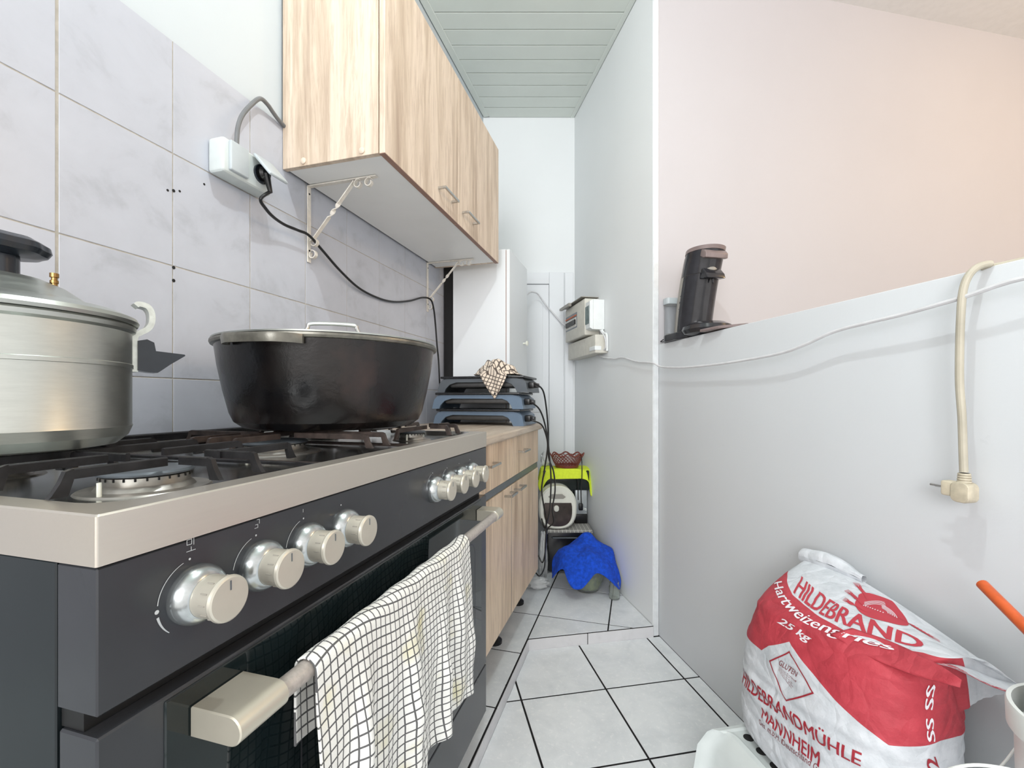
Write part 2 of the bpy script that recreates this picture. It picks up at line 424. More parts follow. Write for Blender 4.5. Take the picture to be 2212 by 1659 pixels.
def clip(poly, f):                      # keep the part of a convex polygon where f(p) >= 0
    out = []
    for i in range(len(poly)):
        a, b = poly[i], poly[(i+1) % len(poly)]; fa, fb = f(a), f(b)
        if fa >= 0: out.append(a)
        if (fa >= 0) != (fb >= 0):
            t = fa/(fa-fb); out.append((a[0]+(b[0]-a[0])*t, a[1]+(b[1]-a[1])*t))
    return out
# ================================================================ the room
CEIL = 2.928; PLAT = 0.048
def P2(fr, p): q = conv(fr, (p[0], p[1], 0)); return (q.x, q.y)
def slab(name, pts, z0, z1, mat): return tag(MB().prism(pts, 'z', z0, z1).build(name, mat, origin=(pts[0][0], pts[0][1], z0)), kind='structure')
def part(o, parent):
    """hang an already placed object under a parent, keeping its place"""
    bpy.context.view_layer.update() if False else None
    pm = Matrix.LocRotScale(parent.location, parent.rotation_euler, None)
    om = Matrix.LocRotScale(o.location, o.rotation_euler, None)
    o.parent = parent; l, r, s = (pm.inverted() @ om).decompose(); o.location = l; o.rotation_euler = r.to_euler()
    return o
# left wall (K frame, face at D = 1.0 behind 8 mm tiles whose face is D = 0.99)
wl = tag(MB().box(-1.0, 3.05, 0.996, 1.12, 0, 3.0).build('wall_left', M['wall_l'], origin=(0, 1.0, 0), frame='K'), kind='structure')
wl['_o'] = (0, 1.0, 0)
ft = MB().box(-1.0, 2.235, 0.9897, 0.996, 0.70, 1.829).build('grout_bed', M['grout_l'], parent=wl)
for row in range(5):
    z1 = 1.829-0.2485*row; z0 = z1-0.2485
    for c in range(-4, 10):
        s0 = 0.5375+0.2036*c; s1 = min(s0+0.2036, 2.235)
        g = 0.0013; gl = 0.0026 if c in (0,) else g; gr = 0.0026 if c == -1 else g
        if s1-s0 < 0.02: continue
        o = MB().box(s0+gl, s1-gr, 0.9885, 0.995, z0+g, z1-(0 if row == 0 else g), 0.0006).build('tile', M['wtile'], parent=wl)
for (px, py, q) in ((375, 412, 3.2), (362, 411, 2.4), (388, 413, 2.4), (375, 578, 3.4), (375, 606, 3.4), (441, 398, 2.4)):
    s, D, z = Kp(px, py, 0.9885)
    MB().lathe([(0.0035*q/3.2, 0.0), (0.0035*q/3.2, 0.0006), (0, 0.0006)], (s, 0.9885, z), 12, 'y').build('drill_hole', M['dark_gap'], parent=wl)
# back wall with the old painted door
YB = 2.978
wb = tag(MB().box(-0.6, 1.2, YB, YB+0.12, 0, 3.0).build('wall_back', M['wall'], origin=(0, YB, 0)), kind='structure')
dr = MB(); dr.box(-0.20, 0.245, YB-0.012, YB-0.0005, PLAT, 1.80); dr.box(-0.20, 0.205, YB-0.018, YB-0.012, 0.95, 1.70, 0.003); dr.box(-0.20, 0.205, YB-0.018, YB-0.012, 0.2, 0.85, 0.003)
d1 = tag(dr.build('door_1', M['door_p'], origin=(0, YB, PLAT)), kind='structure')
MB().box(0.2475, 0.345, YB-0.024, YB-0.0005, PLAT, 1.882, 0.003).build('door_casing', M['door_p'], parent=d1)
MB().box(-0.20, 0.2475, YB-0.020, YB-0.0005, 1.805, 1.882, 0.003).build('door_casing', M['door_p'], parent=d1)
MB().box(0.353, 0.409, YB-0.012, YB-0.0005, PLAT, 1.884, 0.002).build('jamb_strip', M['door_p'], parent=d1)
# right wall (R frame: x = t, y = -E)
wr = tag(MB().box(1.797, 3.2, -0.9724, -0.9995, 0, 3.0).build('wall_right', M['wall'], origin=(1.8, -0.9724, 0), frame='R'), kind='structure')
HW = 1.278
wh = tag(MB().box(-1.2, 1.797, -1.0, -1.20, 0, HW, 0.003).build('wall_half', M['wall_rough'], origin=(0, -1.0, 0), frame='R'), kind='structure')
tag(MB().box(1.7920, 1.7968, -0.9735, -0.9990, 0.0, CEIL, 0.002).build('trim_1', M['bead'], origin=(1.797, -0.9724, 0), frame='R'), kind='structure')
# neighbouring room
tag(MB().box(1.797, 1.92, -1.0, -4.2, 0, 3.0).build('wall_adjoining', M['wall_pink'], origin=(1.8, -1.0, 0), frame='R'), kind='structure')
tag(MB().box(-1.2, 1.797, -4.2, -4.3, 0, 3.0).build('wall_side', M['wall_pink'], origin=(0, -4.2, 0), frame='R'), kind='structure')
# ceiling: plain slab over everything, ten-centimetre metal panels over the kitchen
ce = tag(MB().box(-2.2, 5.2, -1.4, 3.6, CEIL+0.012, CEIL+0.1).build('ceiling', M['ceil_plain'], origin=(0, 0, CEIL)), kind='structure')
k = 0
y1 = YB-0.001
while y1 > -0.9:
    y0 = y1-0.1011
    pl = [(-1.8, y0+0.0024), (1.6, y0+0.0024), (1.6, y1-0.0024), (-1.8, y1-0.0024)]
    def inK(p): q = unconv('K', (p[0], p[1], 0)); return 0.955-q.y
    def inR(p): q = unconv('R', (p[0], p[1], 0)); return q.y+0.945
    pl = clip(clip(pl, inK), inR)
    if len(pl) >= 3: MB().prism(pl, 'z', CEIL-0.004, CEIL+0.011, 0.0012).build('ceiling_panel', M['ceil'], parent=ce)
    y1 = y0; k += 1
MB().prism([P2('K', (-1, 0.99)), P2('K', (2.9, 0.99)), P2('R', (3.0, -0.97)), P2('R', (-1.1, -0.97))], 'z', CEIL+0.0111, CEIL+0.0119).build('panel_backing', M['dark_gap'], parent=ce)
MB().box(-1, 2.81, 0.955, 0.992, CEIL-0.006, CEIL+0.011, 0.002).build('edge_strip', M['ceil'], origin=(0, 0.97, CEIL), frame='K').parent = None
es = bpy.data.objects['edge_strip']; part(es, ce)
es2 = MB().box(-1.1, 3.0, -0.945, -0.9705, CEIL-0.006, CEIL+0.011, 0.002).build('edge_strip', M['ceil'], origin=(0, -0.96, CEIL), frame='R'); part(es2, ce)
# floor: lower level tiles on the R grid, raised level tiles on the K grid
fl = tag(MB().box(-1.9, 5.2, -1.4, 3.3, -0.08, -0.0016).build('floor', M['grout_d'], origin=(0, 0, 0)), kind='structure')
KD = 0.436; RT = 1.7905
def kk(p): return unconv('K', (p[0], p[1], 0))
def rk(p): return unconv('R', (p[0], p[1], 0))
for i in range(-10, 7):
    for j in range(-5, 14):
        t0 = 1.185+0.315*i; e0 = 0.3205+0.3095*j; g = 0.0034
        q = [P2('R', p) for p in ((t0+g, -(e0+g)), (t0+0.315-g, -(e0+g)), (t0+0.315-g, -(e0+0.3095-g)), (t0+g, -(e0+0.3095-g)))]
        q = clip(q, lambda p: RT-0.004-rk(p).x); q = clip(q, lambda p: KD-0.004-kk(p).y)
        inner = e0 < 1.0
        if j in (2,) : q = clip(q, lambda p: rk(p).y+0.9996)
        if len(q) < 3: continue
        cx = sum(p[0] for p in q)/len(q); cy = sum(p[1] for p in q)/len(q)
        if e0 > 1.0 or cy < -0.9 or cx > 1.5: continue
        MB().prism(q, 'z', -0.0016, 0.0, 0.0004).build('tile', M['ftile'], parent=fl)
MB().box(1.1, 5.2, -1.4, 3.3, -0.0015, -0.0005).build('screed_field', M['screed'], parent=fl)
# raised platform
pf = [P2('K', (-0.9, KD)), (0.0726, 1.8345), P2('R', (RT, -0.9715)), P2('R', (3.0, -0.9715)), P2('K', (2.95, 0.995)), P2('K', (-0.9, 0.995))]
a = Vector((*P2('K', (0, KD)), 0)); dk = conv('K', (1, 0, 0)); b = Vector((*P2('R', (RT, 0)), 0)); dq = conv('R', (0, -1, 0))
det = dk.x*(-dq.y)+dq.x*dk.y; tt = ((b.x-a.x)*(-dq.y)+dq.x*(b.y-a.y))/det
cor = (a+dk*tt); pf[1] = (cor.x, cor.y)
pf = clip(pf, lambda p: YB-0.001-p[1])
plt = tag(MB().prism(pf, 'z', -0.0016, PLAT-0.0014).build('floor', M['grout_d'], origin=(0, 2.0, 0)), kind='structure')
for i in range(-6, 5):
    for j in range(-3, 3):
        s0 = 1.992+0.3175*i; d0 = KD+0.0035-0.002+0.3145*(j-0); g = 0.0030
        if j < 0: d0 = KD-0.3145*(-j)+0.0015
        base = [P2('K', p) for p in ((s0+g, d0+g), (s0+0.3175-g, d0+g), (s0+0.3175-g, d0+0.3145-g), (s0+g, d0+0.3145-g))]
        q = base
        if j < 0: q = clip(q, lambda p: rk(p).x-RT-0.001)
        q = clip(q, lambda p: rk(p).y+0.9705); q = clip(q, lambda p: YB-0.003-p[1]); q = clip(q, lambda p: 0.99-kk(p).y)
        if len(q) < 3: continue
        MB().prism(q, 'z', PLAT-0.0014, PLAT, 0.0004).build('tile', M['ftile'], parent=plt)
for k in range(-5, 3):                         # kerb riser tiles, side run
    s0 = 1.36+0.315*k; s1 = min(s0+0.315, tt)-0.0015
    if s1 > s0+0.01: part(MB().box(s0+0.0015, s1, KD-0.0035, KD, -0.006, PLAT-0.0035, 0.001).build('kerb_tile', M['kerb'], origin=(s0, KD, 0), frame='K'), plt)
eL = -unconv('R', (cor.x, cor.y, 0)).y
for (e0, e1) in ((eL+0.001, 0.668), (0.671, 0.9715)):
    part(MB().box(RT-0.0035, RT, -e0, -e1, -0.006, PLAT-0.0035, 0.001).build('kerb_tile', M['kerb'], origin=(RT, -e0, 0), frame='R'), plt)
# chipped dark edge of the platform
m = MB(); x = -0.6
while x < tt-0.05:
    w = R.uniform(0.008, 0.03); d = R.uniform(0.001, 0.005)
    m.prism([(x, KD+0.001), (x+w*0.3, KD+d), (x+w*0.7, KD+d*0.8), (x+w, KD+0.001)], 'z', PLAT-0.001, PLAT+0.0006); x += w*R.uniform(1.0, 1.6)
part(tag(m.build('chipped_edge', M['grout_d'], origin=(0, KD, PLAT), frame='K'), kind='stuff'), plt)
# ================================================================ wall cupboard
def bow(s0, s1, D, z, out, w=0.008, h=0.008):     # angular bar handle on a door, along s
    m = MB()
    m.box(s0, s1, D-out-h, D-out, z-w/2, z+w/2, 0.001)
    m.box(s0, s0+0.008, D-out, D, z-w/2, z+w/2, 0.001); m.box(s1-0.008, s1, D-out, D, z-w/2, z+w/2, 0.001)
    return m
uc = thing('wall_cupboard', (1.56, 0.988, 1.70), 'K', 'oak-effect two-door cupboard hung high on the left wall over the worktop', 'cupboard')
Z0, Z1 = 1.7016, 2.257; S0, S1 = 1.055, 2.068
c = MB(); c.box(S0, S0+0.016, 0.674, 0.987, Z0, Z1, 0.0008)
c.build('side_panel', M['wood_v'], parent=uc)
MB().box(S1-0.016, S1, 0.674, 0.987, Z0, Z1, 0.0008).build('side_panel', M['wood_v'], parent=uc)
MB().box(S0+0.016, S1-0.016, 0.674, 0.978, Z0+0.001, Z0+0.017).build('bottom_panel', M['melamine'], parent=uc)
MB().box(S0+0.016, S1-0.016, 0.674, 0.978, Z1-0.017, Z1).build('top_panel', M['melamine'], parent=uc)
MB().box(S0+0.016, S1-0.016, 0.978, 0.984, Z0+0.004, Z1-0.004).build('back_panel', M['dark_gap'], parent=uc)
for i, (a0, a1) in enumerate(((S0, 1.5600), (1.5625, S1))):
    d = MB().box(a0+0.0005, a1, 0.6537, 0.6710, Z0-0.001, Z1-0.003, 0.0008).build('door', M['wood_v'], parent=uc)
    MB().box(a0+0.001, a1-0.001, 0.6540, 0.6708, Z0-0.0022, Z0-0.001).build('edge_band', M['edge_brown'], parent=d)
    h0, h1 = ((1.385, 1.505), (1.600, 1.722))[i]
    bow(h0, h1, 0.6537, 1.757 if i == 0 else 1.760, 0.022).build('handle', M['chrome'], parent=d)
for (px, py) in ((656, 348), (782, 326)):
    r = unconv('K', ray(px, py)); q = S0/r.x
    MB().lathe([(0.009, 0), (0.009, -0.003), (0.006, -0.005), (0, -0.006)], (S0, r.y*q, EYE+r.z*q), 16, 'x').build('bolt_cap', M['wood_v'], parent=uc)
# scroll brackets
def scroll(m, s, c, r0, a0, a1, w, flip=1, turns=1):
    pts = []
    n = 22
    for i in range(n+1):
        f = i/n; a = a0+(a1-a0)*f; r = r0*(1-0.35*f)
        pts.append((c[0]+r*math.cos(a), c[1]+r*math.sin(a)))
    for i in range(n):
        (y0, z0), (y1, z1) = pts[i], pts[i+1]
        t = Vector((0, y1-y0, z1-z0)).normalized(); nn = Vector((0, -t.z, t.y))*0.0012
        vs = []
        for (yy, zz) in ((y0, z0), (y1, z1)):
            for sg in (-1, 1):
                for ss in (-w/2, w/2): vs.append((s+ss, yy+nn.y*sg, zz+nn.z*sg))
        m.add(vs, [(0, 1, 3, 2), (4, 6, 7, 5), (0, 4, 5, 1), (2, 3, 7, 6), (0, 2, 6, 4), (1, 5, 7, 3)])
def make_bracket(s, label):
    b = thing('shelf_bracket', (s, 0.985, 1.70), 'K', label, 'bracket', 'scroll brackets under the wall cupboard')
    m = MB(); m.box(s-0.008, s+0.008, 0.984, 0.9875, 1.463, 1.6975, 0.001)
    m.box(s-0.008, s+0.008, 0.745, 0.9875, 1.6975, 1.7010, 0.001)
    m.build('angle_strip', M['bracket'], parent=b)
    m = MB(); p0 = Vector((s, 0.972, 1.530)); p1 = Vector((s, 0.822, 1.694)); n = 40
    prev = None; vs = []; fs = []
    d = (p1-p0).normalized(); e1 = Vector((1, 0, 0)); e2 = d.cross(e1)
    for i in range(n+1):
        f = i/n; tw = PI*2*max(0, min(1, (f-0.40)/0.25)); a = tw
        w1 = e1*math.cos(a)+e2*math.sin(a); w2 = e2*math.cos(a)-e1*math.sin(a); p = p0+(p1-p0)*f
        for sa, sb in ((-1, -1), (1, -1), (1, 1), (-1, 1)): vs.append(p+w1*0.0065*sa+w2*0.0015*sb)
    for i in range(n):
        for k in range(4): fs.append((i*4+k, i*4+(k+1) % 4, i*4+4+(k+1) % 4, i*4+4+k))
    m.add(vs, fs); m.build('twisted_stay', M['bracket'], parent=b)
    for (cy, cz, a0, a1) in ((0.965, 1.522, 0.4, 5.9), (0.971, 1.486, 1.4, 7.2), (0.808, 1.684, 2.0, -3.6), (0.771, 1.684, 2.2, -3.6)):
        m = MB(); scroll(m, s, (cy, cz), 0.0135, a0, a1, 0.012); m.build('scroll', M['bracket'], parent=b)
    for z in (1.676, 1.500):
        MB().lathe([(0.003, 0), (0.003, 0.0008), (0, 0.0008)], (s, 0.984, z), 8, 'y').build('screw', M['dark_gap'], parent=b)
    return b
make_bracket(1.160, 'near cream scroll bracket with a twisted stay under the wall cupboard')
make_bracket(1.972, 'far cream scroll bracket under the wall cupboard beside the tall white cabinet')
# ================================================================ socket box
so = thing('socket_box', (0.89, 0.988, 1.58), 'K', 'grey-white double wall socket with hinged lids on the left tiles', 'socket')
MB().box(0.822, 0.968, 0.940, 0.9885, 1.578, 1.662, 0.009).build('housing', M['socket'], parent=so)
MB().box(0.836, 0.888, 0.931, 0.941, 1.586, 1.658, 0.004).build('hinged_lid', M['socket_lid'], parent=so)
m = MB(); m.box(-0.029, 0.031, -0.004, 0.004, -0.078, 0.0, 0.0035)
lm = Matrix.Translation((0.932, 0.936, 1.660)) @ Matrix.Rotation(math.radians(-42), 4, 'X')
m.v = [tuple(lm @ Vector(p)) for p in m.v]; m.build('hinged_lid', M['socket_lid'], parent=so)
MB().lathe([(0.024, 0), (0.024, 0.005), (0.022, 0.005), (0.020, 0.002), (0, 0.002)], (0.932, 0.940, 1.620), 24, 'y').build('socket_well', M['bakelite'], parent=so)
MB().lathe([(0.0, 0.0), (0.007, 0), (0.008, -0.012), (0, -0.012)], (0.905, 0.955, 1.662), 12).build('cable_gland', M['socket'], parent=so)
pc = thing('black_power_cord', (0.932, 0.93, 1.60), 'K', 'thin black cord plugged into the wall socket and sagging to the worktop', 'cable')
m = MB(); m.lathe([(0.017, 0), (0.018, 0.010), (0.013, 0.017), (0, 0.018)], (0.932, 0.938, 1.620), 16, 'y')
m.tube([(0.932, 0.924, 1.618), (0.934, 0.920, 1.598), (0.936, 0.914, 1.572)], lambda t: 0.010-0.005*t, 10)
m.build('plug', M['black'], parent=pc)
cp = [(0.936, 0.914, 1.575)]+[Kp(px, py, D) for px, py, D in ((563, 430, 0.925), (575, 452, 0.935), (592, 470, 0.945), (616, 486, 0.955), (645, 498, 0.955), (668, 509, 0.955), (700, 545, 0.965), (735, 585, 0.97), (775, 622, 0.975), (815, 643, 0.98), (850, 652, 0.98), (885, 650, 0.98), (912, 643, 0.975), (930, 647, 0.955), (937, 668, 0.955), (941, 705, 0.96), (944, 745, 0.96), (948, 790, 0.96))]+[(2.06, 0.955, 0.926)]
MB().tube(cp, 0.0042, 8).build('cord', M['cable_black'], parent=pc)
gc = [Kp(px, py, D) for px, py, D in ((511, 322, 0.955), (512, 292, 0.955), (515, 270, 0.955), (524, 248, 0.955), (543, 226, 0.96), (562, 213, 0.965), (578, 226, 0.97), (590, 243, 0.975), (606, 264, 0.980), (640, 300, 0.9862))]
tag(MB().tube(gc, 0.0055, 10).build('grey_cable', M['cable_grey'], origin=gc[0], frame='K'), 'thick grey cable looping from the wall socket up behind the cupboard', 'cable')
# ================================================================ tall white cabinet
tc = thing('tall_cabinet', (2.33, 0.78, PLAT), 'K', 'tall narrow white cabinet beyond the worktop with a round knob', 'cabinet')
MB().box(2.15, 2.515, 0.642, 0.929, PLAT+0.02, 1.796, 0.0015).build('body', M['panel_w'], parent=tc)
MB().box(2.17, 2.50, 0.66, 0.91, PLAT, PLAT+0.02).build('plinth', M['foot'], parent=tc)
d = MB().box(2.151, 2.518, 0.6215, 0.6385, PLAT+0.03, 1.794, 0.001).build('door', M['panel_w'], parent=tc)
MB().box(2.152, 2.510, 0.6385, 0.642, PLAT+0.03, 1.79).build('hinge_gap', M['edge_brown'], parent=tc)
ks, kd, kz = Kp(1130, 742, 0.6215)
MB().lathe([(0.004, 0), (0.004, 0.014), (0.013, 0.018), (0.015, 0.024), (0.010, 0.029), (0, 0.030)], (ks, 0.6215, kz), 20, 'y').build('knob', M['fryer'], parent=d)
tag(MB().box(2.16, 2.165, 0.934, 0.985, 0.80, 2.2).build('gap_shade_strip', M['dark_gap'], origin=(2.16, 0.96, 0.8), frame='K'), kind='structure')  # dark board standing in for the deep shade between cabinet and wall
# ================================================================ base cabinet and worktop
WT = 0.920
bc = thing('base_cabinet', (1.67, 0.72, PLAT), 'K', 'oak-effect base cabinet with two drawers over two doors beside the cooker', 'cabinet')
DB = 0.206; B0, B1 = 1.19, 2.128; SP = 1.659
MB().box(B0, B1, 0.490, 0.985, DB+0.005, WT-0.0285, 0.001).build('body', M['wood_b'], parent=bc)
MB().box(B1-0.018, B1, 0.4885, 0.49, DB+0.005, WT-0.029).build('side_edge', M['melamine'], parent=bc)
for (a0, a1, hs) in ((B0, SP-0.0015, 1.377), (SP+0.0015, B1, 1.80)):
    d = MB().box(a0, a1, 0.470, 0.488, 0.734, WT-0.031, 0.001).build('drawer', M['wood_b'], parent=bc)
    zz = 0.823
    bow(hs-0.05, hs+0.05, 0.470, zz, 0.022).build('handle', M['chrome'], parent=d)
for (a0, a1, h0, h1) in ((B0, SP-0.0015, 1.555, 1.635), (SP+0.0015, B1, 1.685, 1.775)):
    d = MB().box(a0, a1, 0.470, 0.488, DB, 0.704, 0.001).build('door', M['wood_b'], parent=bc)
    MB().box(a1-0.0012, a1+0.0002, 0.4695, 0.4885, DB+0.002, 0.703).build('edge_band', M['rail'], parent=d)
    bow(h0, h1, 0.470, 0.682, 0.024).build('handle', M['chrome'], parent=d)
MB().box(B0, B1, 0.474, 0.490, 0.706, 0.732, 0.001).build('rail', M['rail'], parent=bc)
for (s, D) in ((1.72, 0.56), (1.25, 0.56), (2.08, 0.56), (1.25, 0.92), (2.08, 0.92), (1.72, 0.92)):
    MB().lathe([(0.030, 0.0), (0.030, 0.012), (0.018, 0.02), (0.018, DB+0.005-PLAT)], (s, D, PLAT), 16).build('foot', M['foot'], parent=bc)
pr = [(0.450, WT-0.018), (0.4505, WT-0.006), (0.456, WT-0.001), (0.462, WT), (0.986, WT), (0.986, WT-0.0285), (0.456, WT-0.0285), (0.451, WT-0.024)]
wt = tag(MB().prism(pr, 'x', 1.155, 2.140).build('worktop', M['wood_h'], origin=(1.65, 0.72, WT-0.028), frame='K'), 'oak-effect worktop with a rounded front edge beside the cooker', 'worktop')
# ================================================================ griddles
def make_griddle(s0, z, mt, skew=0.0, dD=0.0):
    lab = None
    g = thing('table_griddle', (s0+0.12, 0.69, z), 'K', 'x', 'griddle', 'electric table griddles stacked on the worktop')
    g['_o'] = (s0+0.12, 0.69, z); D0, D1 = 0.475, 0.905
    out = [(D1, z), (D1-0.010, z+0.040), (D1-0.026, z+0.057), (D1-0.045, z+0.062), (D0+0.05, z+0.062), (D0+0.026, z+0.057), (D0+0.008, z+0.045), (D0, z+0.004), (D0, z)]
    inn = [(D0+0.048, z), (D0+0.056, z+0.018), (D0+0.072, z+0.036), (D0+0.095, z+0.045), (D1-0.095, z+0.046), (D1-0.062, z+0.036), (D1-0.042, z+0.016), (D1-0.036, z)]
    MB().prism(out+inn, 'x', s0, s0+0.012, 0).build('front_arch', mt, parent=g)
    MB().prism(out+inn, 'x', s0+0.228, s0+0.240, 0).build('rear_arch', mt, parent=g)
    a = [(D0, z), (D0, z+0.004), (D0+0.008, z+0.045), (D0+0.026, z+0.061), (D0+0.032, z+0.055), (D0+0.014, z+0.042), (D0+0.008, z)]
    MB().prism(a, 'x', s0+0.012, s0+0.228).build('side_wall', mt, parent=g)
    a = [(D1, z), (D1-0.010, z+0.040), (D1-0.026, z+0.060), (D1-0.032, z+0.054), (D1-0.017, z+0.038), (D1-0.008, z)]
    MB().prism(a, 'x', s0+0.012, s0+0.228).build('side_wall', mt, parent=g)
    MB().box(s0+0.012, s0+0.228, D0+0.03, D1-0.03, z+0.054, z+0.0622, 0.001).build('deck', mt, parent=g)
    MB().box(s0+0.022, s0+0.226, D0+0.05, D1-0.05, z+0.022, z+0.0535, 0.012).build('pan', M['grid_pan'], parent=g)
    m = MB(); m.box(s0-0.008, s0+0.248, D0+0.014, D1-0.018, z+0.0625, z+0.0733, 0.004)
    m.build('hotplate', M['grid_dark'], parent=g)
    m = MB(); m.box(s0+0.03, s0+0.085, D0-0.022, D0+0.004, z+0.018, z+0.046, 0.004); m.box(s0+0.038, s0+0.072, D0-0.038, D0-0.02, z+0.020, z+0.040, 0.003)
    m.build('connector', M['black'], parent=g)
    return g
gl = []
for k, (mt, ds, dd) in enumerate(((M['grid_blue'], 0.0, 0.0), (M['grid_blue'], -0.01, 0.0), (M['grid_grey'], 0.02, -0.012))):
    z = WT+0.0003+0.0738*k+(0.0 if k < 2 else 0.0); g = make_griddle(1.865, z, mt)
    p = conv('K', (1.865+0.12+ds, 0.69+dd, z)); g.location = p; gl.append(g)
gl[0]['label'] = 'blue-grey table griddle at the bottom of the stack on the worktop'
gl[1]['label'] = 'blue-grey table griddle in the middle of the stack on the worktop'
gl[2]['label'] = 'dark graphite table griddle on top of the stack under the checked rag'
# cords from the griddles down the cabinet end
def wcord(pts, r, label, mat='cable_black'):
    return tag(MB().tube(pts, r, 6).build('griddle_cord', M[mat], origin=pts[0]), label, 'cable', 'black cords hanging beside the base cabinet')
wcord([Wp(*p) for p in ((1153, 828, 1.88), (1172, 842, 1.90), (1180, 880, 1.95), (1184, 930, 2.0), (1185, 985, 2.02), (1196, 1020, 2.03), (1199, 1060, 2.04), (1193, 1100, 2.04), (1196, 1128, 2.05), (1182, 1145, 2.08), (1178, 1190, 2.1), (1172, 1215, 2.12), (1163, 1200, 2.14))], 0.0035, 'black cord from the top griddle hanging to the floor')
wcord([Wp(*p) for p in ((1145, 868, 1.92), (1165, 884, 1.94), (1178, 920, 1.98), (1186, 975, 2.0), (1190, 1030, 2.02), (1189, 1080, 2.03), (1186, 1110, 2.03), (1177, 1140, 2.05), (1170, 1120, 2.07))], 0.0035, 'black cord from the middle griddle hanging beside the base cabinet')
wcord([Wp(*p) for p in ((1148, 908, 1.92), (1168, 916, 1.92), (1178, 935, 1.94), (1183, 965, 1.96), (1176, 1015, 2.0), (1170, 1055, 2.02), (1174, 1090, 2.03), (1180, 1130, 2.04), (1178, 1180, 2.08), (1176, 1225, 2.14), (1166, 1244, 2.2), (1158, 1238, 2.24))], 0.0035, 'black cord from the bottom griddle reaching the floor tiles')
# rag on the griddle stack
def hnoise(x, y, s=1.0): return noise.noise(Vector((x*s, y*s, 3.1)))
ZT = WT+0.0738*3+0.0006
def ragf(u, v):
    # cloth gathered in a hump, one corner hanging over the front arch
    a = (u-0.5)*2
    if v < 0.5:                        # hanging corner, narrowing downward
        f = (0.5-v)/0.5; w = 0.120*(1-f**1.35)+0.001; D = 0.608+a*w*0.5-0.006*f; z = ZT+0.008-f*0.112
        s = 1.849-0.004*math.sin(f*PI)+0.006*math.sin(a*5+f*3)*(1-f*0.6)
        return (s, D, z)
    f = (v-0.5)/0.5; w = 0.120+0.10*math.sin(min(1, f*1.8)*PI/2)
    D = 0.608+a*w*0.5+0.012*f; s = 1.849+0.13*f
    h = 0.060*math.exp(-(a*1.35)**2-((f-0.45)*2.4)**2)+0.016*hnoise(a*2.4, f*4, 1.6)+0.012*abs(math.sin(a*6+f*5))
    e = min(1, (1-abs(a))*4)*min(1, (1-f)*5)
    return (s, D, ZT+0.004+max(0, h)*max(0.15, e))
def raguv(u, v):
    f = (0.5-v)/0.5
    w = 0.120*(1-f**1.35) if v < 0.5 else 0.17
    return ((u-0.5)*w+0.2+0.3*v*0.3, v*0.22-0.3*(u-0.5)*w)
tag(MB().grid(ragf, 40, 56, raguv).build('checked_rag', M['rag'], origin=(1.90, 0.61, ZT), frame='K', thick=0.0016), 'crumpled cream and brown checked rag lying on the stack of griddles', 'cloth')
# ================================================================ cooker
S0, S1, DF, DBK = 0.237, 1.137, 0.393, 0.975
st = thing('gas_cooker', (0.687, 0.69, PLAT), 'K', 'wide five-burner range cooker with steel hob rim and anthracite front', 'cooker')
# steel rim around the sunken hob
m = MB()
w = 0.022
zt, zb = 0.9503, 0.9105
ri = 0.020
def rrect(x0, x1, y0, y1, r, n=5):
    p = []
    for cx, cy, a0 in ((x1-r, y1-r, 0), (x0+r, y1-r, PI/2), (x0+r, y0+r, PI), (x1-r, y0+r, 1.5*PI)):
        for i in range(n+1): a = a0+PI/2*i/n; p.append((cx+r*math.cos(a), cy+r*math.sin(a)))
    return p
def ring(m, outer, inner, zo, zi):
    n = len(outer); m.add([(x, y, zo) for x, y in outer]+[(x, y, zi) for x, y in inner], [(i, (i+1) % n, n+(i+1) % n, n+i) for i in range(n)])
o1 = rrect(S0, S1, DF, DBK, 0.002); o2 = rrect(S0+0.0015, S1-0.0015, DF+0.0015, DBK-0.0015, 0.002)
i1 = rrect(S0+0.024, S1-0.024, DF+0.030, DBK-0.02, 0.035); i2 = rrect(S0+0.032, S1-0.032, DF+0.038, DBK-0.028, 0.03); i3 = rrect(S0+0.09, S1-0.09, DF+0.10, DBK-0.1, 0.03)
n = len(o1)
ring(m, o1, o1, zb, zt-0.0015); ring(m, o1, o2, zt-0.0015, zt)
m.build('hob_rim', M['steel'], parent=st, recalc=False).data.flip_normals() if False else None
m2 = MB(); m2.v = list(m.v); m2.f = [list(f) for f in m.f]; m2.mi = list(m.mi); m2.uv = list(m.uv)
ring(m2, o2, i1, zt, zt)
m2.box(S0+0.003, S1-0.003, DF+0.003, DBK-0.003, zb, zb+0.004)
bpy.data.objects.remove(bpy.data.objects['hob_rim']) if 'hob_rim' in bpy.data.objects else None
m2.build('hob_rim', M['steel'], parent=st)
m = MB(); ring(m, i1, i2, zt, zt-0.012); ring(m, i2, i3, zt-0.012, zt-0.013)
k = len(m.v); m.add([(x, y, zt-0.013) for x, y in i3], [list(range(len(i3)))])
m.build('hob_tray', M['steel_tray'], parent=st)
MB().box(S0+0.005, S1-0.005, DBK-0.014, 0.9845, zt-0.01, 0.966, 0.002).build('rear_strip', M['iron'], parent=st)
